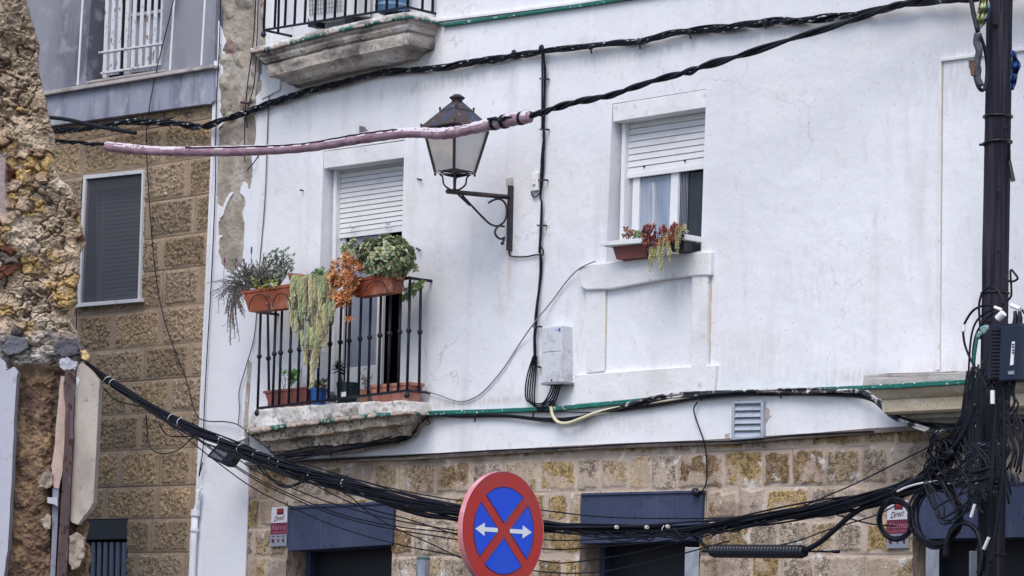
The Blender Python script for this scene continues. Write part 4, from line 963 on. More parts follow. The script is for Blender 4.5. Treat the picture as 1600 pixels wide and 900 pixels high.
# bundle that runs under the green lip
ub = [(396, 722, .42), (430, 716, .36), (470, 709, .30), (520, 702, .22), (580, 694, .16), (622, 686, .12), (642, 672, .10), (656, 656, .10), (676, 650, .06), (720, 650.5, .05), (790, 650, .05), (850, 656, .05), (890, 654, .05), (940, 643, .05), (1000, 633, .05), (1060, 624, .05), (1110, 619, .05),
      (1180, 616, .05), (1250, 614, .05), (1320, 615, .06), (1362, 623, .10), (1384, 640, .16), (1412, 656, .22), (1450, 668, .20), (1490, 671, .2), (1540, 664, .2), (1600, 662, .2), (1700, 655, .2), (1900, 640, .1), (2350, 612, .06)]
UB = thing('sagging_wall_cables', 'loose black cables sagging along the white band under the green lip', 'cable bundle', tuple(P(760, 655, .05)))
q = MB(); strands(q, cpx(ub, step=.035), 6, lerp([(0, .05), (.25, .045), (.32, .012), (.55, .016), (.7, .018), (.8, .035), (1, .04)]), .0085, 22, turns=3, jit=.5); build(q, 'cables', m_cable, UB, smooth='all')
q = MB(); strands(q, cpx([(970, 634, .06), (1040, 620, .06), (1150, 612, .07), (1250, 610.5, .07), (1330, 612, .08), (1362, 620, .12), (1386, 642, .2), (1420, 662, .26), (1460, 674, .24), (1500, 669, .24), (1545, 662, .22), (1600, 667, .22), (1700, 660, .22), (1900, 645, .12), (2350, 617, .08)], step=.03), 3, .016, .011, 25, turns=4); build(q, 'whitened_cables', m_cabledirty, UB, smooth='all')
q = MB(); q.tube(cpx([(664, 646, .05), (760, 643.5, .05), (860, 643, .05), (960, 643, .05), (1100, 622, .05)], step=.03), .005, 5); q2 = q; build(q2, 'thin_wire', m_cable, UB, smooth='all')
for x, y in ((668, 654), (742, 654), (833, 648), (866, 656), (1012, 632), (1096, 621), (1220, 617), (623, 688), (571, 699), (517, 708)):
    q = MB(); q.tube([P(x, y-5, .08), P(x, y+5, .05)], .008, 5); build(q, 'clip', m_black, UB)
one((lambda q: (q.tube(cpx([(861, 636, .07), (864, 650, .08), (873, 660, .09), (888, 661, .09), (908, 654, .08), (935, 644, .06), (985, 634, .05), (1040, 626, .05), (1085, 620, .05)], step=.02), .015, 8), q)[1])(MB()), 'conduit', m_cream,
    'cream corrugated conduit curling below the meter cabinet', 'conduit', smooth='all')
one((lambda q: (q.tube(cpx([(440, 722, .05), (560, 716, .05), (660, 710.5, .05), (780, 703.5, .05), (900, 699, .05), (1020, 692, .05), (1145, 689, .05), (1250, 680, .05), (1365, 674, .05)]), .008, 6), q)[1])(MB()), 'ledge_cable', m_cable,
    'single black cable stapled along the grimy ledge above the stone base', 'cable', smooth='all')
one((lambda q: (q.tube(cpx([(1090, 628, .05), (1084, 640, .05), (1090, 662, .04), (1100, 690, .04), (1104, 720, .02), (1104, 750, .02), (1099, 765, .03), (1092, 770, .03)], step=.02), .006, 6), q)[1])(MB()), 'drop_wire', m_cable,
    'thin black wire dropping from the green lip to the camera above the central doorway', 'cable', smooth='all')
DC = thing('door_camera', 'small black dome camera on the corner of the central doorway box', 'camera', tuple(P(1090, 771, .03)))
q = MB(); q.lathe(P(1090, 769, .02), [(.022, 0), (.034, .01), (.034, .035), (.02, .05)], 12, axis=(-.2, -1, 0)); build(q, 'housing', m_black, DC, smooth=50)
q = MB(); q.lathe(P(1090, 769, .06), [(.018, 0), (.014, .012), (.006, .016)], 10, axis=(-.2, -1, 0)); build(q, 'lens', m_glass, DC, smooth=50)
# thin pale wire from the railing up to the right window sill
one((lambda q: (q.tube(cpx([(664, 611, .05), (685, 617, .04), (712, 626.5, .03), (730, 626, .03), (755, 612, .03), (785, 578, .03), (810, 540, .03), (835, 504, .09), (862, 471, .04), (885, 440, .04), (905, 420, .07), (930, 408, .07)], step=.03), .0055, 6), q)[1])(MB()), 'pale_wire', M('grey wire sheath', (.20, .20, .22), .5),
    'thin pale wire looping from the balcony railing up to the right window sill', 'wire', smooth='all')
for pts, lab in (
    ([(276, -20, .06), (262, 40, .06), (247, 100, .06), (234, 165, .09), (229, 215, .06), (232, 290, .05), (240, 400, .05), (252, 480, .05), (270, 540, .05), (290, 590, .05), (301, 632, .05), (310, 652, .05), (325, 658, .05), (352, 659, .05), (372, 664, .08), (395, 682, .25), (425, 706, .3)], 'long thin black wire wandering down the tan stone building and across the pilaster foot'),
    ([(345, -20, .03), (343, 60, .03), (338, 170, .03), (336, 300, .03), (330, 440, .03), (323, 560, .03), (319, 640, .03), (317, 700, .04), (311, 742, .05), (313, 737, .06), (317, 722, .06)], 'thin black wire down the left edge of the pilaster, ending in a hook'),
    ([(400, -20, .04), (396, 60, .05), (387, 130, .05), (383, 180, .06), (382, 240, .06), (383, 253, .06)], 'thin black wire over the bare render at the pilaster top'),
    ([(404, -20, .05), (401, 70, .06), (397, 130, .06), (386, 175, .06), (386, 200, .06)], 'second wire beside the dark render strip of the pilaster, meeting the wall bundle'),
    ([(421, 120, .03), (418, 200, .03), (415, 290, .03), (411, 350, .03), (405, 420, .03), (398, 520, .03), (385, 570, .03), (374, 610, .03), (374, 640, .03), (372, 665, .04)], 'thin grey wire down the left edge of the white wall past the lavender box'),
    ([(404, 243, .03), (396, 255, .04), (386, 266, .06)], 'short bent wire end sticking out of the peeled render under the hose'),
    ([(119, 482, .0), (119.5, 520, .0), (119, 560, .02), (146, 582, .3)], 'short wire hanging from the corner of the screened window')):
    one((lambda q: (q.tube(cpx(pts, step=.03), .0058, 5), q)[1])(MB()), 'thin_wire', M('grey wire', (.14, .14, .17), .5) if 'grey' in lab else m_cable, lab, 'wire', smooth='all')
q = MB(); q.tube([P(377, 160, .04), P(388, 162, .09), P(393, 160, .05)], .012, 6); one(q, 'wire_clamp', m_black, 'black clamp holding two wires on the bare pilaster render', 'clamp')

# the great swag across the street corner
SW = [(120, 560, 1.30), (150, 582, 1.25), (200, 614, 1.2), (230, 632, 1.18), (270, 654, 1.16), (318, 677, 1.14), (348, 689, 1.12), (376, 701, 1.1), (415, 716, 1.1), (450, 730, 1.08), (485, 742, 1.08), (536, 755, 1.06), (600, 775, 1.05), (660, 792, 1.04), (720, 803, 1.03),
      (790, 815, 1.02), (850, 822, 1.01), (905, 826, 1.0), (1000, 828, 1.0), (1060, 826, 1.0), (1110, 822, 1.0), (1160, 814, 1.0), (1220, 804, 1.0), (1290, 793, 1.0), (1350, 783, 1.0), (1400, 769, 1.0), (1430, 757, 1.0)]
SG = thing('cable_swag', 'great swag of black cables slung from the ruined wall to the timber pole', 'cable bundle', tuple(P(800, 815, 1.02)))
swp = cpx(SW, step=.045)
q = MB(); strands(q, swp, 34, lerp([(0, .026), (.08, .030), (.18, .030), (.28, .040), (.36, .044), (.45, .074), (.55, .060), (.63, .036), (.75, .044), (.86, .056), (1, .05)]), .0073, 31, turns=1.6, jit=.5, nn=5); build(q, 'cables', m_cable, SG, smooth='all')
# looser strands that hang below it
q = MB(); rr = random.Random(77)
for k in range(9):
    y = rr.uniform(4, 12); i0 = rr.choice([205, 228, 250, 300, 350, 395, 560]); x1 = i0+rr.uniform(90, 330); pts = []
    xs = [a[0] for a in SW]; ys = [a[1] for a in SW]; ds = [a[2] for a in SW]
    for j in range(9):
        t = j/8; x = i0+(x1-i0)*t; sag = y*math.sin(math.pi*t)**.8+4
        pts.append((x, float(np.interp(x, xs, ys))+sag, float(np.interp(x, xs, ds))+.03))
    q.tube(cpx(pts), .0075, 5)
for k in range(7):
    x0_ = rr.uniform(880, 1180); x1 = x0_+rr.uniform(60, 230); pts = []
    for j in range(9):
        t = j/8; x = x0_+(x1-x0_)*t; pts.append((x, float(np.interp(x, xs, ys))+5+rr.uniform(4, 12)*math.sin(math.pi*t), 1.04))
    q.tube(cpx(pts), .007, 5)
build(q, 'slack_strands', m_cable, SG, smooth='all')
for x, y in ((168, 592), (176, 599), (268, 650), (282, 660), (346, 686), (375, 699), (400, 707), (424, 716), (438, 727), (486, 737), (538, 753), (1040, 818)):
    yy = float(np.interp(x, xs, ys)); c = P(x, yy, float(np.interp(x, xs, ds))); q = MB()
    tg = P(x+6, float(np.interp(x+6, xs, ys)), 1.1)-P(x-6, float(np.interp(x-6, xs, ys)), 1.1); tg /= np.linalg.norm(tg); a = np.cross(tg, [0, 0, 1.]); a /= np.linalg.norm(a); b = np.cross(a, tg)
    tl = rr.uniform(-.4, .4); q.tube([c+.040*(math.cos(t)*a+math.sin(t)*b)+tg*tl*.05*math.sin(t) for t in np.linspace(0, 2*math.pi, 14)[:-1]], .0032, 5, closed=True); build(q, 'cable_tie', m_tag, SG)
for x in (966, 1013, 1046):
    c = P(x, float(np.interp(x, xs, ys))-1, 1.05); q = MB(); q.tube([c+np.array([-.010, -.02, .012]), c+np.array([.012, -.02, .012])], .015, 8); build(q, 'tape_wrap', M('cream tape', (.55, .52, .46), .6), SG)
# splayed coils and loops hanging from the swag near the pilaster
def loopcab(pts, lab, r_=.0075, nm='loose_wire', mat=None, grp='loose wires crossing the facade'):
    return one((lambda q: (q.tube(cpx(pts, step=.03), r_, 5), q)[1])(MB()), nm, mat or m_cable, lab, 'wire', grp, smooth='all')
loopcab([(228, 648, 1.15), (230, 668, 1.1), (232, 690, 1.1), (240, 704, 1.1), (258, 709, 1.1), (280, 702, 1.1), (300, 684, 1.1), (308, 674, 1.1)], 'wire loop drooping below the cable swag over the tan stone blocks', .006)
loopcab([(158, 602, 1.2), (180, 624, 1.2), (205, 632, 1.2), (232, 636, 1.15)], 'short slack wire under the swag, right beside the ruined wall', .006)
loopcab([(248, 662, 1.1), (262, 680, 1.1), (290, 682, 1.1), (320, 678, 1.1)], 'small slack wire under the swag, left of the pilaster', .006)
loopcab([(392, 712, 1.08), (415, 742, 1.05), (440, 758, 1.05), (460, 757, 1.05), (478, 746, 1.05)], 'wire loop hanging under the swag just right of the pilaster foot', .007)
loopcab([(400, 716, 1.08), (428, 752, 1.06), (448, 762, 1.06), (470, 755, 1.06), (484, 745, 1.06)], 'second and lower of two wire loops under the swag by the pilaster', .007)
loopcab([(408, 708, .6), (478, 726, .6), (560, 750, .6), (640, 769, .6), (725, 783, .6), (845, 797, .6), (950, 808, .6), (1100, 810, .6), (1250, 805, .6)], 'uppermost long wire over the stone, passing above the left doorway and behind the sign top', .0058)
loopcab([(300, 660, .8), (380, 723, .8), (440, 755, .8), (500, 780, .8), (560, 798, .8), (615, 812, .8), (715, 829, .8), (845, 843, .8), (930, 843, .8), (1030, 836, .8), (1120, 812, .8)], 'long wire grazing the left doorway lip and passing low behind the sign', .0058)
loopcab([(290, 670, .85), (380, 735, .85), (453, 772, .85), (531, 803, .85), (615, 822, .85), (715, 834, .85), (845, 857, .85), (930, 855, .85), (1040, 845, .85), (1120, 830, .85), (1220, 806, .85)], 'long wire just under the one that grazes the left doorway lip', .0058)
loopcab([(280, 665, .9), (380, 738, .9), (453, 776, .9), (527, 806, .9), (615, 827, .9), (722, 845, .9), (845, 876, .9), (900, 878, .9), (1000, 862, .9), (1100, 838, .9), (1200, 818, .9)], 'long wire sagging across the middle of the left doorway box', .0058)
loopcab([(260, 660, .95), (380, 752, .95), (453, 791, .95), (527, 823, .95), (615, 849, .95), (722, 870, .95), (845, 893, .95), (940, 893, .95), (1040, 872, .95), (1140, 845, .95)], 'lowest long wire, crossing the left doorway box from corner to corner', .0058)
loopcab([(470, 744, 1.0), (539, 771, 1.0), (575, 800, 1.0), (624, 828, 1.0), (670, 848, 1.0), (722, 873, 1.0)], 'wire cutting steeply across the right half of the left doorway box', .0058)
loopcab([(450, 736, .95), (500, 762, .95), (560, 790, .95), (640, 812, .95), (720, 838, .95)], 'wire slanting over the upper lip of the left doorway box towards the sign', .0055)
loopcab([(905, 828, 1.04), (940, 840, 1.04), (970, 846, 1.04), (1000, 842, 1.04), (1020, 832, 1.04)], 'slack wire drooping from the swag over the central doorway box', .006)
loopcab([(1050, 826, 1.04), (1060, 842, 1.04), (1070, 842, 1.04), (1076, 826, 1.04)], 'tiny wire loop hanging from the swag above the central doorway', .006)
loopcab([(1052, 824, 1.05), (1064, 838, 1.05), (1074, 838, 1.05), (1082, 824, 1.05)], 'second tiny wire loop beside the first above the central doorway', .006)
loopcab([(1180, 810, .9), (1233, 799, .9), (1290, 776, .9), (1340, 754, .9), (1400, 724, .9), (1467, 690, .9), (1500, 668, .9)], 'straight wire climbing to the pole across the upper stone courses', .006)
loopcab([(1190, 856, .8), (1240, 847, .8), (1300, 826, .8), (1366, 806, .8), (1400, 790, .8)], 'thin wire rising above the splice sleeve to the small cable coil', .0055)
loopcab([(1258, 788, 1.0), (1300, 802, 1.0), (1345, 815, 1.0), (1372, 820, 1.0), (1400, 822, 1.0)], 'slack wire between the swag and the small cable coil', .006)
loopcab([(1110, 840, .9), (1140, 822, .95), (1190, 812, .98), (1240, 806, 1.0)], 'short wire fanning out of the swag over the stone, right of the central doorway', .006)
# splice sleeve
SS = thing('splice_sleeve', 'fat black ribbed splice sleeve hanging level below the cable swag', 'splice', tuple(P(1185, 872, 1.0)))
a_, b_ = P(1112, 861, 1.0), P(1258, 862, 1.0); n_ = 120; pts = [a_+(b_-a_)*i/n_ for i in range(n_+1)]
q = MB(); q.tube(pts, [(.052 if i % 4 < 2 else .046)*(1 if 3 < i < n_-3 else .8) for i in range(n_+1)], 16); build(q, 'ribbed_body', m_black, SS)
q = MB(); q.tube(cpx([(1072, 826, 1.0), (1085, 838, 1.0), (1100, 852, 1.0), (1114, 860, 1.0)], step=.02), .014, 8); build(q, 'cable', m_cable, SS, smooth='all')
q = MB(); q.tube(cpx([(1256, 861, 1.0), (1280, 848, 1.0), (1305, 827, 1.0), (1330, 805, 1.0), (1360, 788, 1.0), (1400, 775, 1.0)], step=.02), .021, 8); q2 = build(q, 'cable', m_cable, SS, smooth='all')
q = MB(); q.tube([P(1256, 861.5, 1.0), P(1306, 862, 1.0)], .008, 6); q.tube([P(1302, 862, 1.0), P(1311, 862, 1.0)], .014, 6); build(q, 'pigtail', m_cable, SS)
q = MB(); q.tube([P(1097, 861, 1.0), P(1113, 861, 1.0)], .010, 6); build(q, 'pigtail', m_cable, SS)

# floodlight on the pilaster, behind the swag
FL = thing('floodlight', 'tilted black floodlight with a grey glass, on the pilaster behind the cable swag', 'floodlight', tuple(P(352, 720, .3)))
q = MB(); q.pp([(322, 713), (339, 694), (373, 706), (356, 730)], .42, .33); build(q, 'housing', m_black, FL, bevel=.01)
q = MB(); q.pp([(328, 712), (340.5, 698.5), (359, 705), (346, 720)], .425, .41); build(q, 'glass', M('grey floodlight glass', (.13, .15, .19), .15, spec=.8), FL)
q = MB(); q.tube(cpx([(362, 705, .36), (368, 692, .3), (378, 688, .15), (386, 684, .02)], step=.02), .016, 8); build(q, 'arm', m_frame, FL, smooth='all')
q = MB(); q.ball(P(381, 690, .05), .055, 12, (1, .5, 1)); build(q, 'junction_cap', m_frame, FL, smooth='all')

# downpipe on the pilaster's foot
DP = thing('downpipe', 'white painted plastic downpipe at the lower left edge of the pilaster', 'pipe', (P(303, 900, .06)[0], -.06, 0))
q = MB(); q.tube(cpx([(310, 765, .06), (309, 785, .06), (306, 798, .06)], step=.05), .026, 12); build(q, 'upper_pipe', m_skin, DP, smooth='all')
A = P(305, 798, .06); B_ = np.array([P(299, 920, .06)[0], -.06, 0.1]); q = MB(); q.tube([A, P(302, 850, .06), P(299.5, 905, .06), B_], .034, 12); build(q, 'lower_pipe', m_skin, DP, smooth='all')
q = MB(); q.tube([P(305.5, 796, .06), P(305, 806, .06)], .045, 12); build(q, 'collar', m_skin, DP)
q = MB(); q.tube([P(304, 826, .06), P(303.8, 830, .06)], .044, 12); build(q, 'clip', m_skin, DP)
q = MB(); q.tube(cpx([(310, 778, .08), (313, 764, .09), (316, 763, .06)], step=.02), .008, 6); build(q, 'hook', m_skin, DP)

# small fixings in the white wall
for pts, lab in (([(474, 298), (470, 297)], 'rusty nail in the white wall, left of the balcony door'), ([(652, 279), (658, 281)], 'small dark nail in the white wall, left of the lantern cradle'), ([(650, 387), (656, 391)], 'small dark nail in the white wall above the railing end')):
    q = MB(); a = P(*pts[0], .012); b = P(*pts[1], .05); q.tube([a, b], .006, 5); q.ball(b, .010, 6); one(q, 'nail', m_dark, lab, 'nail')
q = MB(); q.pp(jag([(561, 214), (561, 196), (566, 197), (571, 203), (577, 210), (577, 214)], 2, .8, 5), .04, .0); one(q, 'mortar_lump', M('grey mortar', (.16, .16, .18), .9, bump=[(20, .6, .02)]), 'small dark lump of mortar stuck to the wall above the pink hose', 'mortar', bevel=.004)
q = MB(); q.tube(cpx([(548, 215, .03), (560, 212, .04), (578, 208, .05), (590, 206, .04), (598, 210, .03)], step=.02), .006, 5); one(q, 'wire_end', m_cable, 'bent wire end beside the mortar lump above the pink hose', 'wire', smooth='all')

# ------------------------------------------------------------------ alarm plates
def alarm(nm, label, Q, d):
    t = thing(nm, label, 'sign', tuple((P(*Q[3], d)+P(*Q[2], d))/2))
    q = MB(); q.pp(Q, d, d-.012); build(q, 'plate', m_plate, t, bevel=.002)
    q = MB(); rect_on(q, Q, d+.002, 0, 1, .40, .70); build(q, 'maroon_band', m_maroon, t)
    q = MB(); rect_on(q, Q, d+.002, 0, 1, .70, 1.0); build(q, 'grey_band', m_greyband, t)
    q = MB(); rect_on(q, Q, d+.003, .34, .76, .04, .19); build(q, 'emblem', m_darkred, t)
    q = MB()
    for k in range(3): rect_on(q, Q, d+.004, .42+k*.10, .49+k*.10, .07, .13)
    build(q, 'emblem_marks', M('red emblem marks', (.35, .03, .04), .5), t)
    q = MB(); text_on(q, Q, d+.0035, 'Direct', .16, .84, .24, .37, shear=.5, rise=.05); build(q, 'script_lettering', m_maroon, t, fix=False)
    q = MB(); text_on(q, Q, d+.0035, 'Alarma', .06, .95, .45, .58); build(q, 'lettering', m_pinktext, t, fix=False)
    q = MB(); text_on(q, Q, d+.0035, 'con Aviso a Policía', .06, .95, .61, .67); build(q, 'small_lettering', m_pinktext, t, fix=False)
    q = MB()
    for c, w in ((.18, .2), (.5, .1), (.80, .14)):
        a = [quadmap(Q, c-w/2, .80), quadmap(Q, c+w/2, .83), quadmap(Q, c+w*.2, .92), quadmap(Q, c-w*.4, .88)]; q.pp(a, d+.004, d+.002)
        rect_on(q, Q, d+.004, c-.09, c+.09, .735, .755)
    build(q, 'pictograms', m_darkred, t)
alarm('alarm_sign', 'small white and maroon alarm plate left of the left doorway box', [(424.5, 793), (449, 791.5), (447, 853), (421.5, 854)], .0)
alarm('alarm_sign', 'white and maroon alarm plate seen through the small cable coil', [(1386.5, 783), (1418, 781), (1419, 856), (1385, 857)], .0)

# ------------------------------------------------------------------ no-stopping sign
SC = T(787, 829, 14.7); RS = 92.3*14.7/F
t46 = R(46.6); n_s = -h*math.cos(t46)+r0*math.sin(t46); e1 = np.cross([0, 0, 1.], n_s); ez = np.array([0, 0, 1.])
NS = thing('no_stopping_sign', 'round red and blue no stopping sign with two white arrows, in front of the facade', 'traffic sign', (float(SC[0]-n_s[0]*.06), float(SC[1]-n_s[1]*.06), 0))
def S(x, y, k=0.): return SC + e1*x*RS + ez*y*RS + n_s*k
def disc(r_, n=72): return [S(r_*math.cos(t), r_*math.sin(t)) for t in np.linspace(0, 2*math.pi, n, endpoint=False)]
q = MB(); f_ = disc(.985); q.add([p+n_s*.0005 for p in f_], [tuple(range(72))]); build(q, 'face', m_red, NS, fix=False)
q = MB(); A = disc(1.0); q.add(A+[p-n_s*.034 for p in A]+[p-n_s*.002 for p in disc(.982)], [(i, (i+1) % 72, 72+(i+1) % 72, 72+i) for i in range(72)]+[(i, (i+1) % 72, 144+(i+1) % 72, 144+i) for i in range(72)]+[tuple(range(72, 144))]); build(q, 'rim', m_rim, NS, fix=True)
w = .088; rb = .735
for nm, ang, ww in (('top', 90, 1), ('left', 180, 1), ('bottom', 270, 1), ('right', 0, 1)):
    pts = [(w*math.sqrt(2)*math.cos(R(ang)), w*math.sqrt(2)*math.sin(R(ang)))]
    da = 45-math.degrees(math.asin(w/rb))
    for t in np.linspace(ang-da, ang+da, 22): pts.append((rb*math.cos(R(t)), rb*math.sin(R(t))))
    q = MB(); q.add([S(x, y, .0016) for x, y in pts], [tuple(range(len(pts)))]); build(q, 'blue_sector', m_signblue, NS, fix=False)
    q = MB(); q.tube([S(x, y, .0012) for x, y in pts], .0025, 4, closed=True); build(q, 'dark_outline', M('dark blue outline', (.03, .02, .12), .4), NS)
for s in (-1, 1):
    pr = [(.14, .036), (.46, .036), (.46, .112), (.69, 0), (.46, -.112), (.46, -.036), (.14, -.036)]
    q = MB(); q.add([S(s*(x if s > 0 else x+.015), y, .0030) for x, y in pr], [tuple(range(7))]); build(q, 'arrow', m_signwhite, NS, fix=False)
q = MB(); c = SC-n_s*.075; q.tube([np.array([c[0], c[1], 0]), np.array([c[0], c[1], SC[2]+RS*.8])], .03, 16); build(q, 'post', m_galv, NS, smooth=50)
q = MB()
for k in (-.5, .5): q.box(SC-n_s*.05+ez*k*RS, e1*.09, n_s*.02, ez*.015)
build(q, 'bracket', m_galv, NS)
# steel posts by the doorways
def post(x0_, x1_, y, d, label, rnd=False, cap=None):
    c = P((x0_+x1_)/2, y, d); w_ = (x1_-x0_)*mpp(x0_, y, d)
    t = thing('steel_post', label, 'post', (float(c[0]), float(c[1]), .13))
    q = MB()
    if rnd: q.tube([np.array([c[0], c[1], .13]), c], w_/2, 18); build(q, 'shaft', m_galv, t, smooth=50)
    else:
        q.box((c[0], c[1], (c[2]+.13)/2), h*.02, r0*w_/2, (0, 0, (c[2]-.13)/2)); build(q, 'shaft', m_galv, t, bevel=.003)
        q = MB(); q.box((c[0], c[1], c[2]+.001), h*.0205, r0*(w_/2+.001), (0, 0, .002)); build(q, 'end_plate', m_frame, t)
    if cap:
        q = MB(); q.lathe((c[0], c[1], c[2]-.01), [(w_/2+.003, 0), (w_/2+.003, .016), (w_/2-.01, .024)], 18); build(q, 'cap', cap, t, smooth=50)
    q = MB(); q.box((c[0], c[1], .137), (.08, 0, 0), (0, .08, 0), (0, 0, .006)); build(q, 'base_plate', m_galv, t)
post(651, 672, 872.5, .55, 'round galvanised post with a green cap, left of the sign', True, M('green plastic cap', (.08, .16, .17), .5))
post(1070.5, 1092.5, 856, .45, 'flat galvanised post before the central doorway', False)
post(1447, 1467, 855, .45, 'flat galvanised post under the big cable coil')
post(1515, 1535, 862, .75, 'flat galvanised post against the left side of the timber pole')
# ------------------------------------------------------------------ the ruined wall at the left
RD = 27.0
def PR(x, y, dz_=0.):
    """pixel -> point on the vertical plane of the broken wall end, RD metres away"""
    v = ray(x, y); t = (RD-dz_)/np.dot(v, h); return CAM + v*t
O = PR(0, 900).copy(); O[2] = 0
def unit_(v): return v/np.linalg.norm(v)
def ruv(x, y): p = PR(x, y)-O; return (float(np.dot(p, r0)), float(p[2]))
RW = thing('ruined_wall', 'crumbling rubble wall stub with peeled plaster and an old beam, at the left edge', 'wall', tuple(O))
sil = [(38, -70), (38, -30), (42, 0), (47, 27), (56, 56), (60, 96), (59, 111), (67, 142), (78, 189), (85, 215), (86, 238), (86, 264), (96, 282), (109, 291), (116, 313), (122, 333), (127, 356), (133, 378),
       (125, 395), (124, 424), (121, 447), (120, 471), (109, 482), (105, 491), (115, 509), (124, 524), (131, 544), (138, 558), (131, 566), (128, 590), (122, 640), (118, 700), (118, 800), (127, 812), (138, 818), (133, 845), (140, 858), (137, 905)]
sp = curve([np.array([a, b, 0.]) for a, b in sil], n=260)
sp = [(p[0]+2.4*(float(fbm(p[1]*.14, 3.3, 3, 2))-.5)*2, p[1]) for p in sp]
sil_uv = [ruv(*p) for p in sp]
b_uv = ruv(137, 905)
out_uv = sil_uv+[(b_uv[0]+.02, .4), (b_uv[0]+.05, -.2), (-1.6, -.2), (-1.6, sil_uv[0][1]+.05), (sil_uv[0][0], sil_uv[0][1]+.05)]
sil_u = np.array([s[0] for s in sil_uv]); sil_z = np.array([s[1] for s in sil_uv])
od = np.argsort(sil_z); sil_zs = sil_z[od]; sil_us = sil_u[od]
def c3(r_, g_, b__): return np.array([r_, g_, b__])
def h_ruin(u, z, B):
    px = np.zeros_like(u); py = np.zeros_like(u)
    q = B-CAM; w_ = q@fw; px = 800+F*(q@rt)/w_; py = 450-F*(q@up)/w_
    wx = u+.16*(fbm(u*9, z*9, 4, 60)-.5); wz = z+.16*(fbm(u*9+5, z*9, 4, 61)-.5)
    f1, f2, i1, cx, cy = voro(wx*6.5, wz*10, 62); g1, g2, i2, _, _ = voro(wx*15, wz*20, 63)
    e1_ = sm(0, .16, f2-f1); e2_ = sm(0, .2, g2-g1)
    big = fbm(u*3.2, z*3.2, 4, 64); mid = fbm(u*8+2*z, z*9, 4, 65); fin = fbm(u*45, z*45, 4, 66)
    rid = 1-np.abs(2*fbm(u*7+3, z*9, 4, 67)-1); rid2 = 1-np.abs(2*fbm(u*22+3, z*26, 3, 68)-1)
    stone = sm(.50, .60, fbm(u*4.5+9, z*6, 4, 69)+.22*sm(40, 0, px)*sm(180, 260, py)*sm(520, 440, py)-.22*sm(190, 60, py)-.03)     # 1 where stones show, 0 under mortar
    crm = sm(.42, .60, fbm(u*3+4, z*3, 3, 78))
    sw_ = fbm(wx*9+1.5*wz, wz*11, 3, 79); saw = (sw_*5) % 1.0
    rel_m = .20*(big-.5)+.11*(mid-.5)+.014*(fin-.5)+.030*(saw**1.5)*(1-.5*stone)-.055*sm(.88, .98, rid)*crm-.018*sm(.90, .98, rid2)*crm
    rel_s = .065*(i1-.5)+.04*e1_+.018*(i2-.5)*e2_+.012*e2_+.20*(big-.5)+.022*(fin-.5)
    hh = rel_m*(1-stone)+rel_s*stone
    mort = mix3(c3(.45, .385, .315)+0*u[..., None], c3(.32, .26, .205)+0*u[..., None], sm(.42, .66, mid))
    mort = mix3(mort, c3(.58, .53, .46)+0*mort, .8*sm(.50, .64, big)*sm(160, 330, py))
    mort = mort*(1-.45*sm(.12, .0, saw))[..., None]; mort = mix3(mort, c3(.13, .105, .10)+0*mort, .75*sm(.88, .98, rid)*crm)
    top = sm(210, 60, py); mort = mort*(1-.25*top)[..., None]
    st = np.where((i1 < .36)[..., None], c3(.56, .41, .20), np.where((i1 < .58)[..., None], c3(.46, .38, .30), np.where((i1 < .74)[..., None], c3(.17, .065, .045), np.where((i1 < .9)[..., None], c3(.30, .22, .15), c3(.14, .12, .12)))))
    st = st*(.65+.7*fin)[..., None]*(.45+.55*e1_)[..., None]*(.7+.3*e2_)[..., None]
    cl = mix3(mort*(.85+.3*fin)[..., None], st, stone)
    # slate band above the plaster
    sl_ = sm(505, 528, py+18*(mid-.5))*sm(578, 566, py+14*(mid-.5))
    hh = hh*(1-.4*sl_)+sl_*(.05+.05*(fbm(u*5, z*26, 4, 70)-.5)); cl = mix3(cl, mix3(c3(.10, .105, .13)+0*cl, c3(.46, .45, .47)+0*cl, sm(.50, .64, fbm(u*9, z*16, 4, 71))), .85*sl_)
    # lower strip: brown rough core
    lo = sm(566, 582, py)
    cav = sm(.62, .8, fbm(u*6+2, z*6, 4, 72))
    hl = .11*(fbm(u*9+z*3, z*9, 5, 73)-.5)+.03*(fin-.5)-.05*cav
    wa_ = u+.12*fbm(u*6, z*6, 4, 91); wb_ = z+.12*fbm(u*6+9, z*6, 4, 92)
    cb = mix3(c3(.27, .195, .13)+0*cl, c3(.15, .10, .08)+0*cl, sm(.42, .62, fbm(wa_*4, wb_*4, 4, 74)))
    cb = mix3(cb, c3(.36, .27, .165)+0*cl, .7*sm(.54, .68, fbm(wa_*12, wb_*12, 5, 75))); cb = mix3(cb, c3(.09, .06, .055)+0*cl, .8*sm(.60, .74, fbm(wa_*7+8, wb_*6, 4, 76)))
    cb = cb*(.75+.5*fin)[..., None]
    hh = hh*(1-lo)+(hl-.05)*lo; cl = mix3(cl, cb, lo)
    dk = sm(76, 82, px)*sm(92, 86, px)*sm(590, 610, py); hh -= .05*dk; cl = mix3(cl, c3(.09, .085, .08)+0*cl, .75*dk)
    # pink grey slab at the very edge
    pg = sm(14, 9, px+6*(mid-.5))*sm(235, 250, py)*sm(345, 330, py); hh = hh*(1-pg)+pg*.08; cl = mix3(cl, c3(.36, .31, .34)+0*cl, pg)
    # round the free edge back
    ue = np.interp(z, sil_zs, sil_us); dd = np.clip((ue-u)/.05, 0, 1)
    hh = hh*(.55+.45*dd)-.05*(1-np.sqrt(np.clip(1-(1-dd)**2, 0, 1)))
    cl = cl*np.array([1.16, 1.08, .98])
    return hh, np.dstack([np.clip(cl, .01, .8), .2+.5*stone*(1-lo)+.6*lo])
relief('rubble', m_ruin, RW, O, r0, -h, (-1.6, .95), (-.1, sil_uv[0][1]+.04), .0068, h_ruin, outline=out_uv, thick=unit_(PR(110, 450)-CAM)*np.array([.5, .5, 0])-r0*.07)
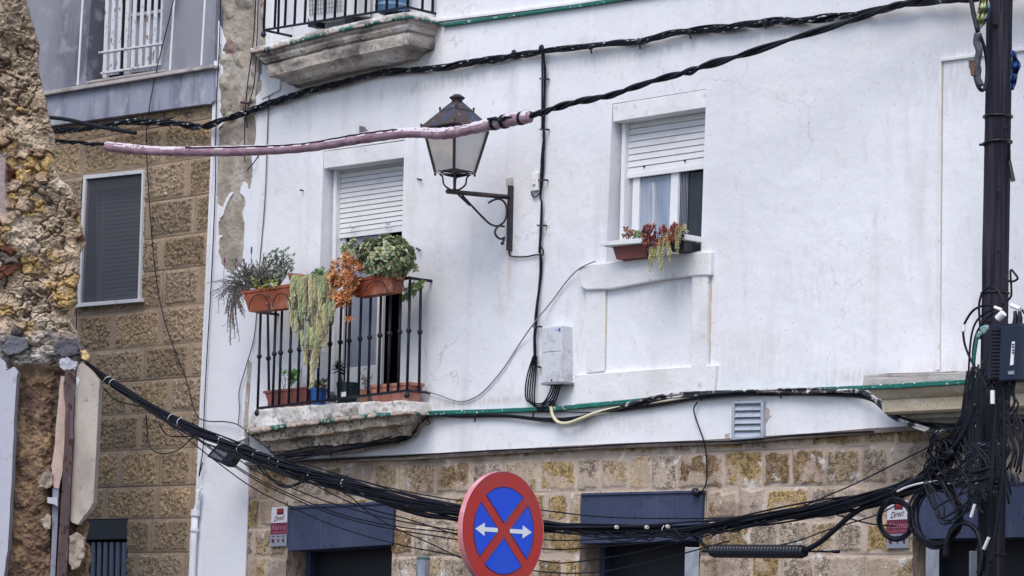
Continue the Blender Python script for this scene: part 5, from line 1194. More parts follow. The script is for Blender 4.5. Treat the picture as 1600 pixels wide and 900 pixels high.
def rp(q, pts, f, b):
    """solid with outline in pixels on the broken wall's plane, from f in front to b behind"""
    q.loft([PR(x, y, f) for x, y in pts], [PR(x, y, f)+h*(f+b) for x, y in pts])
m_plast = M('cream plaster slab', (.47, .425, .38), .9, var=[(3.5, (.35, .30, .27), .46, .68, (1, 1, .6)), (9, (.30, .28, .27), .58, .70), (26, (.22, .2, .19), .64, .72)], bump=[(6, .3, .02), (50, .4, .004)])
m_rustbeam = M('rusty painted beam', (.085, .055, .060), .8, var=[(7, (.14, .11, .12), .5, .62, (2, 2, .25)), (16, (.045, .02, .015), .55, .65), (9, (.30, .27, .28), .68, .72, (2, 2, .3))], bump=[(14, .8, .02, (2, 2, .3)), (60, .5, .006)])
m_whitedirty = M('dirty blue white plaster', (.45, .46, .54), .88, var=[(3, (.33, .34, .42), .5, .72, (1.4, 1, .5)), (12, (.34, .32, .34), .62, .72)], bump=[(5, .3, .02), (40, .3, .004)])
m_lump = M('grey tan stone', (.36, .30, .25), .9, var=[(9, (.2, .16, .13), .5, .65)], bump=[(20, .7, .02)])
q = MB(); rp(q, jag([(-120, 560), (-30, 566), (0, 558), (8, 566), (11, 576), (6, 580), (14, 577), (22, 573), (28, 582), (26, 592), (23, 640), (20, 700), (16, 780), (12, 860), (5, 905), (-4, 1010), (-120, 1010)], 3, .8, 21, lock=(0, 14, 15, 16)), .13, .1); build(q, 'plaster_skin', m_whitedirty, RW, bevel=.004)
q = MB(); rp(q, [(-120, 1010), (-4, 1010), (-30, 1500), (-120, 1500)], .13, .1); build(q, 'plaster_skin', m_whitedirty, RW)
q = MB(); rp(q, jag([(121, 572), (128, 566), (136, 572), (150, 588), (156, 593), (155, 610), (150, 715), (146, 786), (139, 797), (132, 805), (122, 820), (113, 817), (108, 812), (107, 790), (110, 700), (115, 625), (117, 600)], 3, .7, 22, lock=(5, 6)), .10, .12); pn = build(q, 'plaster_slab', m_plast, RW, bevel=.006)
q = MB(); rp(q, jag([(117, 589), (122, 588), (124, 594), (120, 604), (118, 620), (116, 610)], 2, .8, 2), .107, -.10); build(q, 'white_flake', m_skin, RW)
q = MB(); rp(q, jag([(102, 576), (117, 577), (118, 600), (116, 640), (114, 700), (110, 780), (107, 830), (103, 905), (88, 905), (91, 850), (97, 760), (100, 700), (102, 640), (99, 610)], 3, 1.1, 23, lock=(7, 8)), .145, .0); build(q, 'old_beam', m_rustbeam, RW, bevel=.006)
q = MB(); rp(q, [(88, 905), (103, 905), (101, 1400), (80, 1400)], .14, .0); build(q, 'old_beam', m_rustbeam, RW)
q = MB(); rp(q, jag([(95, 587), (101, 588), (101, 612), (104, 618), (105, 640), (101, 700), (98, 735), (92, 764), (84, 762), (81, 740), (80, 728), (86, 690), (90, 640), (92, 610)], 3, .8, 24), .10, .05); build(q, 'pink_plaster', M('pink beige plaster', (.50, .38, .33), .9, var=[(8, (.40, .30, .26), .5, .7)], bump=[(14, .4, .01)]), RW, bevel=.004)
q = MB(); rp(q, [(82, 762), (92, 762), (91, 800), (86, 905), (78, 905), (81, 840)], .09, .05); build(q, 'conduit_channel', M('grey conduit', (.22, .24, .30), .6, var=[(10, (.12, .12, .15), .5, .7)]), RW, bevel=.004)
q = MB(); rp(q, [(74, 777), (90, 778), (90, 792), (84, 788), (74, 786)], .16, -.05); build(q, 'bracket_block', m_whitedirty, RW, bevel=.004)
for pts, m_ in (([(60, 752), (66, 738), (75, 734), (82, 742), (81, 757), (72, 763), (63, 760)], m_lump), ([(64, 812), (74, 802), (79, 808), (78, 826), (72, 828), (66, 820)], m_lump), ([(108, 838), (120, 832), (130, 840), (131, 868), (124, 884), (112, 890), (108, 880)], m_lump),
                ([(54, 336-60), (62, 268), (71, 272), (72, 282), (60, 284)], M('tan stone', (.42, .30, .20), .9, bump=[(20, .6, .02)])),
                ([(1, 544), (18, 524), (40, 526), (44, 543), (30, 552), (10, 553)], M('slate lump', (.13, .135, .16), .85, bump=[(18, .8, .02)])), ([(82, 540), (98, 531), (118, 536), (122, 552), (106, 558), (88, 553)], M('dark slate lump', (.10, .10, .125), .85, bump=[(18, .8, .02)])),
                ([(126, 548), (132, 546), (138, 556), (136, 562), (127, 560)], M('yellow brick end', (.62, .46, .24), .9, bump=[(18, .6, .02)])),
                ([(93, 562), (106, 558), (120, 566), (118, 582), (104, 580), (94, 574)], m_whitedirty)):
    q = MB(); rp(q, jag(pts, 2, .8, 5), .12, -.02); build(q, 'embedded_stone', m_, RW, bevel=.012, rough=(.04, .06, 3))

# ------------------------------------------------------------------ timber pole
pd = .92
PA, PB = P(1562, 0, pd), P(1548, 900, pd); dirp = (PA-PB)/np.linalg.norm(PA-PB)
foot = PB-dirp*(PB[2]/dirp[2]); topp = PA+dirp*1.3; pr_ = 20.5*mpp(1556, 450, pd)
PO = thing('utility_pole', 'dark weathered timber utility pole at the right edge, hung with cables', 'pole', tuple(foot))
def on_pole(y, dx=0., dd=0.):
    """point at the pixel row y; dx pixels to the right of the axis, dd metres in front of the pole's face"""
    x = 1562-14*y/900+dx; return P(x, y, pd+pr_*1.15+dd)
q = MB(); n_ = 150; vs = []; fs = []; nn = 40
Lp = np.linalg.norm(topp-foot)
for i in range(n_+1):
    t = i/n_; c = foot+(topp-foot)*t; r_ = pr_*(1.07-.10*t)
    for k in range(nn):
        a = 2*math.pi*k/nn; g = float(fbm(k*.8, t*5, 3, 80))-.5; l = float(fbm(math.cos(a)*1.5+5, t*22, 3, 81))-.5
        crack = -.010 if float(fbm(k*1.7, t*3+4, 2, 82)) > .72 else 0
        rr_ = r_*(1+.05*g+.07*l)+crack; vs.append(c+np.array([math.cos(a), math.sin(a), 0])*rr_)
for i in range(n_):
    for k in range(nn): fs.append((i*nn+k, i*nn+(k+1) % nn, (i+1)*nn+(k+1) % nn, (i+1)*nn+k))
fs.append(tuple(range(n_*nn, n_*nn+nn))); q.add(vs, fs); build(q, 'shaft', m_wood, PO, smooth='all')
def pring(y, r_, th, nm, mat, tilt=0.):
    c = foot+(topp-foot)*0; z = P(1556, y, pd)[2]; c = foot+dirp*((z-foot[2])/dirp[2]); q = MB()
    q.tube([c+np.array([math.cos(a), math.sin(a), tilt*math.cos(a)])*np.array([pr_*r_, pr_*r_, 1]) for a in np.linspace(0, 2*math.pi, 25)[:-1]], th, 6, closed=True); return build(q, nm, mat, PO, smooth='all')
pring(183, 1.09, .009, 'strap', m_black); pring(224, 1.09, .009, 'strap', m_black, .01); pring(697, 1.12, .020, 'steel_band', m_galv); pring(703, 1.15, .028, 'strap', m_black); pring(862, 1.09, .008, 'strap', m_black, -.02); pring(458, 1.08, .006, 'strap', m_black)
for y, dx in ((38, -6), (299, 2), (393, 5), (502, -10), (200, 12)):
    q = MB(); q.ball(on_pole(y, dx, -.012), .016, 8, (1.2, .7, .9)); build(q, 'knot', m_dark, PO)
q = MB(); q.tube([on_pole(222, 18), P(1577, 250, pd), P(1583, 283, pd)], [.011, .012, .017], 6); q.tube([on_pole(226, -20), P(1531, 226, pd+.1)], .010, 6); build(q, 'strap_tail', m_black, PO)
# black terminal box
TB = thing('terminal_box', 'black ribbed telecom box with a white label strip, strapped to the timber pole', 'terminal box', tuple(P(1568, 595, pd+.2)))
q = MB(); q.pp([(1547, 507), (1595, 504), (1592, 592), (1541, 595)], pd+.36, pd+.12); build(q, 'body', M('blue black box plastic', (.008, .013, .030), .45), TB, bevel=.012)
q = MB(); q.pp([(1563, 509), (1597, 507), (1594, 594), (1560, 596)], pd+.40, pd+.34); build(q, 'door', M('dark blue box lid', (.010, .018, .042), .45), TB, bevel=.01)
for k in range(14):
    q = MB(); y0 = 514+k*5.6; q.pp([(1546, y0), (1562, y0-.5), (1562, y0+2.2), (1546, y0+2.7)], pd+.385, pd+.35); build(q, 'rib', m_black, TB)
q = MB(); q.pp([(1581, 534), (1585, 533.5), (1583, 570), (1578, 571)], pd+.408, pd+.40); lb = build(q, 'label_strip', m_tag, TB)
q = MB()
for y in (537, 541, 546, 550): q.pp([(1581.5, y), (1584, y), (1584, y+2.2), (1581, y+2.2)], pd+.412, pd+.408)
build(q, 'label_marks', m_black, TB)
q = MB(); q.pp([(1575, 580), (1584, 579), (1584, 585), (1575, 585)], pd+.408, pd+.40); build(q, 'small_plate', M('grey plate', (.25, .27, .32), .5), TB)
for x in (1586, 1593):
    q = MB(); q.tube([P(x, 507, pd+.3), P(x+1, 497, pd+.3), P(x, 486, pd+.3)], [.022, .018, .012], 8); build(q, 'gland', m_black, TB)
def tagobj(pts, d, lab, nm='cable_label', mat=None, r_=.02, cat='label'):
    q = MB(); q.tube([P(x, y, d) for x, y in pts], r_, 10); one(q, nm, mat or m_tag, lab, cat, None, smooth=50)
tagobj([(1559, 498), (1568, 489)], pd+.42, 'short white label sleeve on the wires at the top of the telecom box', r_=.026)
tagobj([(1580, 477), (1594, 483)], pd+.40, 'white label sleeve above the right glands of the telecom box', r_=.016)
tagobj([(1554, 480), (1565, 484)], pd+.40, 'crumpled white tape on the wires just above the telecom box', r_=.011)
tagobj([(1505, 507), (1505, 518)], pd+.40, 'white connector on the wire loop left of the telecom box', r_=.016)
tagobj([(1551, 610), (1551, 631)], pd+.36, 'upright white cable label on the pole under the telecom box', r_=.017)
# loops round the box
def wire(pts, lab, r_=.008, mat=None, nm='pole_wire'): return one((lambda q: (q.tube(cpx(pts, step=.03), r_, 6), q)[1])(MB()), nm, mat or m_cable, lab, 'wire', 'wires looping beside the timber pole', smooth='all')
e = pd+.32
wire([(1569, 478, e), (1562, 458, e), (1548, 449, e), (1536, 456, e), (1530, 475, e), (1531, 505, e), (1533, 530, e)], 'wire looped up over the face of the pole above the telecom box', .0085)
wire([(1560, 480, e), (1540, 477, e), (1522, 484, e), (1510, 500, e), (1505, 515, e), (1508, 540, e), (1519, 566, e), (1535, 590, e), (1548, 625, e), (1558, 655, e)], 'widest wire loop, swinging out left of the pole through a white connector', .0085)
wire([(1556, 482, e), (1538, 490, e), (1524, 505, e), (1517, 530, e), (1514, 570, e), (1511, 620, e), (1500, 665, e)], 'wire curving down left of the pole inside the widest loop', .0075)
wire([(1556, 486, e), (1540, 500, e), (1526, 520, e), (1520, 550, e), (1522, 575, e), (1528, 600, e), (1520, 650, e)], 'innermost of the wires curving down left of the pole', .0075)
wire([(1570, 430, e), (1578, 440, e), (1590, 436, e), (1586, 428, e), (1579, 422, e), (1580, 446, e), (1580, 462, e), (1574, 470, e)], 'knotted wire end sticking out right of the pole above the telecom box', .008)
wire([(1597, 484, e), (1606, 500, e), (1612, 530, e)], 'wire leaving the frame beside the telecom box', .008)
wire([(1528, 520, e), (1522, 560, e), (1520, 610, e-.05), (1518, 650, e-.05), (1512, 690, e-.05), (1510, 716, e-.05)], 'green cord hanging down left of the pole', .012, M('green cord', (.02, .14, .14), .7, bump=[(60, .8, .01)]), 'green_cord')
q = MB(); q.tube(cpx([(1528, 528, e), (1534, 520, e), (1540, 516, e), (1533, 514, e), (1543, 511, e), (1537, 522, e)], step=.02), .016, 7); one(q, 'cord_knot', M('pale green cord', (.20, .32, .33), .8, bump=[(60, .8, .01)]), 'knot of pale green cord at the left corner of the telecom box', 'cord', smooth='all')
# the tangle
q = MB(); rr = random.Random(41)
def scat(n, f, r_=(.006, .009)):
    for k in range(n): q.tube(cpx(f(k), step=.035), rr.uniform(*r_), 5)
U_ = rr.uniform
def fA(k):       # fan from beneath the box down and left into the swag
    a = U_(0, 1); return [(1538+U_(-8, 14), 590+U_(-30, 10), e), (1522+U_(-10, 8), 630+U_(-10, 10), e), (1505+U_(-14, 12), 668+U_(-10, 12), e), (1480+U_(-16, 18), 705+U_(-10, 12), e-.05), (1450+U_(-10, 8), 742+U_(-8, 8), e-.1), (1415+U_(-6, 6), 765+U_(-5, 5), 1.02)]
scat(24, fA, (.005, .0075))
def fB(k):
    x = U_(1556, 1590); return [(x, 592, e), (x+U_(-8, 6), 615, e), (x+U_(-10, 8), 640+U_(-8, 8), e), (1560+U_(-14, 14), 672, e), (1560+U_(-18, 20), 700, e), (1558+U_(-12, 24), 760+U_(-20, 30), e)]
scat(13, fB, (.005, .009))
def fC(k):       # arcs from the pole back to the swag's end
    y0 = U_(690, 770); return [(1548+U_(-4, 16), y0, e), (1525, y0+U_(-12, 12), e), (1500, 735+U_(-18, 22), e), (1475, 748+U_(-12, 12), e-.05), (1440, 757+U_(-8, 8), e-.15), (1400, 769+U_(-4, 4), 1.02)]
scat(16, fC, (.005, .0075))
def fD(k):       # curls in the middle
    cx_, cy_ = 1478+U_(-26, 30), 716+U_(-28, 26); rx_, ry_ = U_(7, 24), U_(8, 24); p0 = U_(0, 6.3); m_ = U_(.7, 1.5)*6.28
    return [(cx_+rx_*math.cos(p0+m_*j/8)+j*.4, cy_+ry_*math.sin(p0+m_*j/8), e-.08+.01*j) for j in range(9)]
scat(26, fD, (.0045, .007))
def fE(k):       # uprights left of the pole
    x = U_(1512, 1542); return [(x+U_(-3, 8), U_(560, 610), e), (x-4+U_(-6, 6), 640, e), (x-8+U_(-8, 8), 690, e), (x+U_(-16, 16), 730+U_(-20, 20), e), (x+U_(-20, 24), 760+U_(-10, 30), e)]
scat(14, fE)
def fF(k):       # tails right of the pole
    x = U_(1572, 1592); return [(x-4, 640, e), (x+U_(-4, 8), 675, e), (x+U_(-2, 12), 705, e), (x+U_(-6, 10), 740+U_(-10, 14), e)]
scat(9, fF)
def fG(k):       # slack curves in front of the right doorway box
    x0_ = U_(1440, 1500); return [(x0_, 752+U_(-4, 6), e), (x0_+U_(5, 20), 785+U_(-8, 20), e), (x0_+U_(20, 50), 800+U_(-20, 25), e), (1530+U_(-10, 8), 770+U_(-20, 25), e), (1548, 740+U_(-20, 30), e)]
scat(10, fG)
for y in (752, 766):
    q.tube(cpx([(1400, 772, 1.05), (1440, y, 1.1), (1480, y-6, 1.15), (1520, y-14, e), (1550, y-22, e)]), .015, 7)
q.tube(cpx([(1551, 600, e), (1556, 640, e), (1553, 700, e), (1550, 760, e), (1546, 830, e-.05), (1542, 910, e-.05)]), .018, 8); q.tube(cpx([(1568, 600, e), (1570, 680, e), (1566, 760, e), (1556, 830, e), (1548, 880, e)]), .016, 8)
q.tube(cpx([(1455, 745, 1.15), (1475, 715, 1.2), (1498, 690, e), (1514, 660, e), (1525, 630, e)]), .020, 8); q.tube(cpx([(1395, 772, 1.05), (1430, 752, 1.1), (1462, 735, 1.15), (1490, 705, e)]), .026, 8)
one(q, 'cable_tangle', m_cable, 'dense tangle of black telecom wires where the swag meets the timber pole', 'cable tangle', None, 'stuff', smooth='all')
q = MB(); q.tube(cpx([(1402, 768, 1.14), (1418, 761, 1.14), (1440, 755, 1.16), (1465, 752, 1.17)]), .008, 6); one(q, 'white_spill', M('white paint spill', (.62, .62, .64), .6), 'streak of white paint along the cables left of the pole', 'paint')
for k, (x, y) in enumerate(((1577, 742), (1587, 748))):
    q = MB(); q.tube([P(x, y-10, e), P(x+1, y, e), P(x+2, y+12, e)], [.008, .024, .018], 8); one(q, 'cable_end', m_black, ('left' if k == 0 else 'right')+' of two black capped cable ends hanging right of the pole', 'cable end', smooth=50)
for k, (x0_, y0_, x1_, y1_) in enumerate(((1523, 788, 1517, 808), (1545, 840, 1537, 858))):
    q = MB(); q.tube([P(x0_, y0_, e+.04), P(x1_, y1_, e+.04)], .012, 7); one(q, 'steel_clamp', m_frame, ('upper' if k == 0 else 'lower')+' bright steel wedge clamp on the cables beside the pole', 'clamp')
def coil(cx_, cy_, rx_, ry_, n, lab, jit, r_=(.006, .009), nm='cable_coil', d0=1.15, mat=None, span=1.0, p0=0):
    q = MB()
    for k in range(n):
        a, b = rx_+U_(-jit, jit), ry_+U_(-jit, jit); ox, oy = U_(-jit, jit)*.6, U_(-jit, jit)*.6; ph = U_(0, 6.3) if span == 1 else p0
        pts = [P(cx_+ox+a*math.cos(ph+t)+U_(-.4, .4), cy_+oy+b*math.sin(ph+t), d0+.02*k/n+.03*math.sin(t+k)) for t in np.linspace(0, 2*math.pi*span, 40)[:(-1 if span == 1 else None)]]
        q.tube(pts, U_(*r_), 5, closed=span == 1)
    return one(q, nm, mat or m_cable, lab, 'cable coil', 'cable coils hanging by the pole', smooth='all')
coil(1399, 812, 25, 30, 10, 'small tight coil of black cable hanging before the alarm plate', 3.6, (.005, .0075))
coil(1463, 806, 36, 46, 11, 'large loose coil of black cable before the right doorway box', 6, (.006, .009))
coil(1505, 868, 30, 50, 5, 'thick arched cable coil low down left of the pole', 4, (.010, .016), d0=1.2, span=.62, p0=math.pi*.98)
# rags and hook at the pole's top
q = MB(); vs = []; fs = []
def rag(path, w_, nm, mat, lab, seed):
    rr2 = random.Random(seed); q = MB(); n_ = 16; m_ = 9; vs = []
    for i in range(n_+1):
        t = i/n_; x = np.interp(t, [a[0] for a in path], [a[1] for a in path]); y = np.interp(t, [a[0] for a in path], [a[2] for a in path]); ww = np.interp(t, [a[0] for a in path], [a[3] for a in path])
        for k in range(m_+1):
            s = k/m_*2-1; vs.append(P(x+ww*s+1.2*math.sin(i*.9+k), y+1.5*math.sin(k*1.7+i*.4), pd+.22+.045*math.sin(k*2.1+i*.5)+.02*math.sin(i*1.3)))
    for i in range(n_):
        for k in range(m_): fs_ = (i*(m_+1)+k, i*(m_+1)+k+1, (i+1)*(m_+1)+k+1, (i+1)*(m_+1)+k); q.f.append(fs_); q.c.append(None)
    q.v = [tuple(v) for v in vs]; o = one(q, nm, mat, lab, 'rag', None, fix=False, smooth='all'); s_ = o.modifiers.new('thickness', 'SOLIDIFY'); s_.thickness = .006
rag([(0, 1536, -14, 7), (.3, 1538, 8, 8), (.7, 1534, 30, 9), (1, 1528, 47, 3)], 8, 'rag', M('yellow green plastic rag', (.42, .46, .26), .6, var=[(7, (.03, .10, .22), .50, .54)]), 'yellow and blue plastic rag tied at the top left of the timber pole', 1)
rag([(0, 1582, 80, 3), (.3, 1588, 100, 6), (.6, 1585, 118, 5), (1, 1581, 140, 3)], 6, 'rag', M('torn blue plastic', (.015, .055, .20), .5), 'torn blue plastic sheet sticking out right of the timber pole', 2)
HK = thing('strain_clamp', 'corroded strain clamp and iron hook hanging at the top left of the pole', 'clamp', tuple(P(1528, 140, pd+.1)))
q = MB(); q.tube(cpx([(1516, -10, 1.2), (1521, 20, 1.2), (1528, 50, 1.2)], step=.03), .017, 7); build(q, 'strap', m_black, HK, smooth='all')
q = MB(); q.tube(cpx([(1528, 52, 1.2), (1526, 66, 1.2), (1530, 80, 1.2), (1527, 95, 1.2), (1526, 118, 1.2), (1533, 135, 1.18)], step=.02), [.018]*3+[.026]*100 if False else .026, 8); build(q, 'clamp_body', M('corroded grey iron', (.07, .07, .09), .7, bump=[(20, .8, .02)]), HK, smooth='all')
q = MB(); q.pp(jag([(1513, 95), (1519, 94), (1523, 104), (1522, 118), (1517, 118), (1514, 106)], 3, 1, 4), 1.24, 1.16); build(q, 'rusty_plate', M('rusty brown plate', (.14, .09, .07), .9, bump=[(20, .8, .02)]), HK)
q = MB(); q.tube(cpx([(1530, 52, 1.2), (1538, 75, 1.15), (1542, 100, 1.1), (1541, 128, 1.1), (1536, 141, 1.12), (1529, 136, 1.15), (1524, 122, 1.18)], step=.02), .014, 7); build(q, 'hook', m_black, HK, smooth='all')

# ------------------------------------------------------------------ planters and pots
def trough(nm, lab, front, d1, d0, mat, rim=4, cat='planter', grp=None, rimout=.02):
    """flower trough: front outline TL TR BR BL in pixels on plane d1, tapering back to d0"""
    TL, TR, BR, BL = front
    t = thing(nm, lab, cat, tuple((P(*BL, d1)+P(*BR, d1))/2+np.array([0, (d1-d0)/2, 0])), grp)
    def frame(dl, dr, z_t, o):
        A = P(*TL, d1); B_ = P(*TR, d1); return A, B_
    A, B_, C_, D_ = P(*TL, d1), P(*TR, d1), P(*BR, d1), P(*BL, d1); dep = np.array([0, d1-d0, 0]); ins = (d1-d0)*.13; iy = np.array([0, ins, 0])
    top = [A, B_, B_+dep, A+dep]; bot = [D_+iy, C_+iy, C_+dep-iy, D_+dep-iy]
    th_ = .012; v = lambda a: a/np.linalg.norm(a)
    q = MB(); q.add(top+bot, [(0, 1, 5, 4), (1, 2, 6, 5), (2, 3, 7, 6), (3, 0, 4, 7), (4, 5, 6, 7)])
    c = sum(top)/4; it = [c+(p-c)*.93 for p in top]; ib = [p+np.array([0, 0, .02]) for p in [c+(b_-c)*.88 for b_ in bot]]
    o = len(q.v); q.add(it+ib, [(1, 0, 4, 5), (2, 1, 5, 6), (3, 2, 6, 7), (0, 3, 7, 4)]); build(q, 'body', mat, t, fix=False)
    rz = rim*mpp(*TL, d1)
    q = MB(); o1 = [c+(p-c)*1.045 for p in top]; o1 = [p+np.array([0, 0, .002]) for p in o1]; i1_ = [c+(p-c)*.93 for p in top]; o2 = [p-np.array([0, 0, rz]) for p in o1]; i2_ = [p-np.array([0, 0, rz]) for p in i1_]
    for k in range(4):
        j = (k+1) % 4; q.add([o1[k], o1[j], i1_[j], i1_[k], o2[k], o2[j], i2_[j], i2_[k]], [(0, 1, 2, 3), (4, 5, 1, 0), (7, 6, 5, 4), (3, 2, 6, 7)])
    build(q, 'rim', mat, t, bevel=.003)
    q = MB(); q.add([p-np.array([0, 0, .02]) for p in it], [(0, 1, 2, 3)]); build(q, 'soil', m_soil, t, fix=False)
    return t
def arcs(t, lst, d):
    for (x, y, rx_, ry_) in lst:
        q = MB(); q.tube([P(x+rx_*math.cos(a), y-ry_*math.sin(a), d) for a in np.linspace(0, math.pi, 16)], .005, 5); build(q, 'wire_holder', m_iron, t)
T1 = trough('flower_trough', 'long terracotta trough hooked on the left half of the balcony railing', [(379, 455), (456, 443), (453, 480), (386, 487)], .50, .33, m_terra, 5, grp='terracotta troughs on the balcony railing')
arcs(T1, [(405, 484, 16, 24), (440, 480, 14, 22)], .515)
q = MB(); q.lathe(P(418, 475, .51), [(.008, 0), (.018, .003), (.02, .012), (.008, .018)], 10, axis=(0, -1, .1)); build(q, 'plug', m_terradark, T1)
T2 = trough('flower_trough', 'terracotta trough under the round leaved succulent on the right half of the railing', [(548, 438), (612, 424.5), (608, 456), (552, 464)], .50, .33, m_terra, 5, grp='terracotta troughs on the balcony railing')
arcs(T2, [(588, 457, 17, 18)], .515)
q = MB(); A_ = P(612, 424.5, .50); q.tube([np.array([A_[0]+.012, -.50+.17*(.5+.36*math.cos(a)), P(610, 454, .5)[2]+.10*math.sin(a)]) for a in np.linspace(0, math.pi, 14)], .005, 5); build(q, 'wire_holder', m_iron, T2)
trough('floor_trough', 'dark red trough on the balcony floor at the left, behind the bars', [(413, 611), (480, 604), (476, 636), (420, 641)], .24, .08, m_terradark, 4)
trough('floor_trough', 'faded pink trough on the balcony floor in the right corner', [(577, 602), (640, 597), (634, 632), (583, 636)], .25, .08, m_terrapink, 5)
def pot(nm, lab, x, yt, yb, r_, d, mat, tap=.8, cat='pot'):
    A, B_ = P(x, yt, d), P(x, yb, d); hgt = A[2]-B_[2]; c = np.array([A[0], A[1], B_[2]]); t = thing(nm, lab, cat, tuple(c))
    q = MB(); q.lathe(c, [(r_*tap, 0), (r_*.96, hgt*.8), (r_, hgt*.82), (r_*1.03, hgt), (r_*.93, hgt), (r_*.9, hgt*.86)], 24); build(q, 'body', mat, t, smooth=35)
    q = MB(); q.lathe(c+np.array([0, 0, hgt*.84]), [(r_*.9, 0), (.01, .006)], 16); build(q, 'soil', m_soil, t)
    return t, A
POTB = pot('plant_pot', 'small bright blue pot behind the railing bars', 498, 607, 634, .080, .18, m_bluepot)
POTG = pot('plant_pot', 'dark green bucket pot holding the dark rosette plant', 543, 598, 634, .100, .16, m_greenpot, .85)
q = MB(); q.pp([(533, 613), (540, 612), (540, 622), (533, 623)], .262, .255); o = build(q, 'paper_label', m_tag, POTG[0])
pot('plant_pot', 'small terracotta clay pot between the green bucket and the pink trough', 570, 609, 630, .062, .17, M('clay pot', (.34, .17, .10), .8, var=[(9, (.25, .2, .17), .5, .7)]))
pot('plant_pot', 'tiny grey green cactus pot on the balcony edge', 519, 618, 628, .045, .22, M('grey pot', (.10, .11, .11), .8))
# tray and pots on the right window
WT = thing('window_tray', 'white metal flower tray sticking out over the right window sill', 'tray', tuple(P(1010, 384, .20)))
q = MB(); q.pp([(937, 378), (1008, 371.5), (1069, 365.5), (1069, 371), (1008, 379), (937, 384.5)], .22, .20); build(q, 'front_edge', m_pvc, WT, bevel=.003)
q = MB(); q.pp([(1062, 366), (1070, 365.5), (1070, 374), (1062, 374.5)], .22, -.12); build(q, 'side_edge', m_pvc, WT, bevel=.003)
q = MB(); q.pp([(945, 383), (1069, 370), (1069, 372.5), (945, 386)], .20, -.10); build(q, 'bottom', m_pvc, WT)
trough('window_trough', 'ribbed red brown trough under the white tray on the right window', [(957, 385), (1009, 380), (1008, 400), (961, 405)], .16, .02, m_terradark, 2, grp=None)
trough('window_trough', 'dark grey trough at the right end of the right window sill', [(1043, 376), (1069, 374), (1066, 391), (1048, 393)], .17, .03, M('dark grey planter', (.05, .055, .07), .5), 3)

# ------------------------------------------------------------------ plants
def leafq(q, b, dr, side, L_, w_, col, cup=.15, tipw=.55, pt=False):
    """one leaf: base b, direction dr, width direction side"""
    n_ = np.cross(dr, side); up2 = n_*cup*L_
    m = b+dr*L_*.62+up2*.1; t = b+dr*L_+up2*.6
    v = [b-side*w_*.14, b+side*w_*.14, m+side*w_*.5+up2*.25, m-side*w_*.5+up2*.25, t+side*w_*(.02 if pt else tipw*.5), t-side*w_*(.02 if pt else tipw*.5)]
    q.add(v, [(0, 1, 2, 3), (3, 2, 4, 5)], col)
def unit(v): return v/(np.linalg.norm(v)+1e-9)
def rosette(q, c, nrm, L_, cols, k=13, wf=.55, pt=False, rr=random, cup=.25, tilt=(.25, 1.25)):
    nrm = unit(np.asarray(nrm, float)); a = unit(np.cross(nrm, [.3, .2, 1.])); b = np.cross(nrm, a)
    for i in range(k):
        t = i*2.4; s = (i+1)/k; til = tilt[0]+(tilt[1]-tilt[0])*s; rad = math.cos(t)*a+math.sin(t)*b; dr = unit(rad*math.sin(til)+nrm*math.cos(til)); side = np.cross(dr, nrm); side = unit(side)
        l = L_*(.45+.55*s)*rr.uniform(.85, 1.1); cc = cols[min(len(cols)-1, int(rr.random()*len(cols)))]; f_ = rr.uniform(.75, 1.2); cc = tuple(x*f_ for x in cc)
        leafq(q, np.asarray(c)+dr*.003, dr, side, l, l*wf*1.1, cc, cup, .6, pt)
def plant(nm, lab, cat, loc, grp=None): return thing(nm, lab, cat, tuple(loc), grp)
green = [(.32, .40, .22), (.40, .47, .28), (.26, .35, .21), (.50, .50, .30), (.22, .29, .19), (.36, .27, .18)]
rp_ = random.Random(11)
# round leaved succulent (right box)
AE = plant('round_leaved_succulent', 'big bushy green succulent spilling over the right railing trough', 'plant', P(600, 430, .42))
q = MB(); st = MB()
for k in range(230):
    a = rp_.uniform(0, 6.28); rr_ = rp_.random()**.42; ex = math.cos(a)*rr_; ey = math.sin(a)*rr_
    x, y = 603+ex*44, 406-ey*37*(1 if ey > 0 else .72); 
    if x < 566: y = min(y, 425+(x-560)*.4+12)
    dep = .42+.17*(1-rr_*rr_)**.5*rp_.uniform(.2, 1); c = P(x, y, dep)
    nr = unit(-h*.8*(1-rr_)+r0*ex*.9+np.array([0, 0, ey*.8+.35])+np.array([rp_.uniform(-.4, .4), rp_.uniform(-.4, .4), rp_.uniform(-.3, .3)]))
    rosette(q, c, nr, rp_.uniform(.036, .060), green, 15, .80, rr=rp_, cup=.35, tilt=(.25, 1.45))
    if k % 4 == 0: st.tube(curve([P(600+rp_.uniform(-20, 20), 440, .42), P((x+600)/2+rp_.uniform(-5, 5), (y+440)/2, .42), c], 6), .004, 4)
for k in range(16):
    x, y = 548+rp_.uniform(-12, 14), 389+rp_.uniform(-6, 8); rosette(q, P(x, y, .45), (rp_.uniform(-.5, .5), -1, rp_.uniform(0, 1)), .045, green, 13, .5, rr=rp_)
for k in range(4): rosette(q, P(552+k, 377+k, .45), (rp_.uniform(-.5, .5), -1, 1), .04, green, 13, .5, rr=rp_)
for k in range(14):
    x, y = 628+rp_.uniform(0, 22), 398+rp_.uniform(0, 22); rosette(q, P(x, y, .42), (1, -.6, rp_.uniform(-.6, .6)), .04, green, 12, .5, rr=rp_)
build(q, 'foliage', m_leaf, AE, fix=False)
for k in range(10):
    st.tube(curve([P(585+rp_.uniform(-12, 12), 425, .45), P(568+rp_.uniform(-8, 10), 400, .47), P(555+rp_.uniform(-10, 22), 382+rp_.uniform(-8, 8), .46)], 8), .004, 4)
build(st, 'stems', m_twig, AE, fix=False)
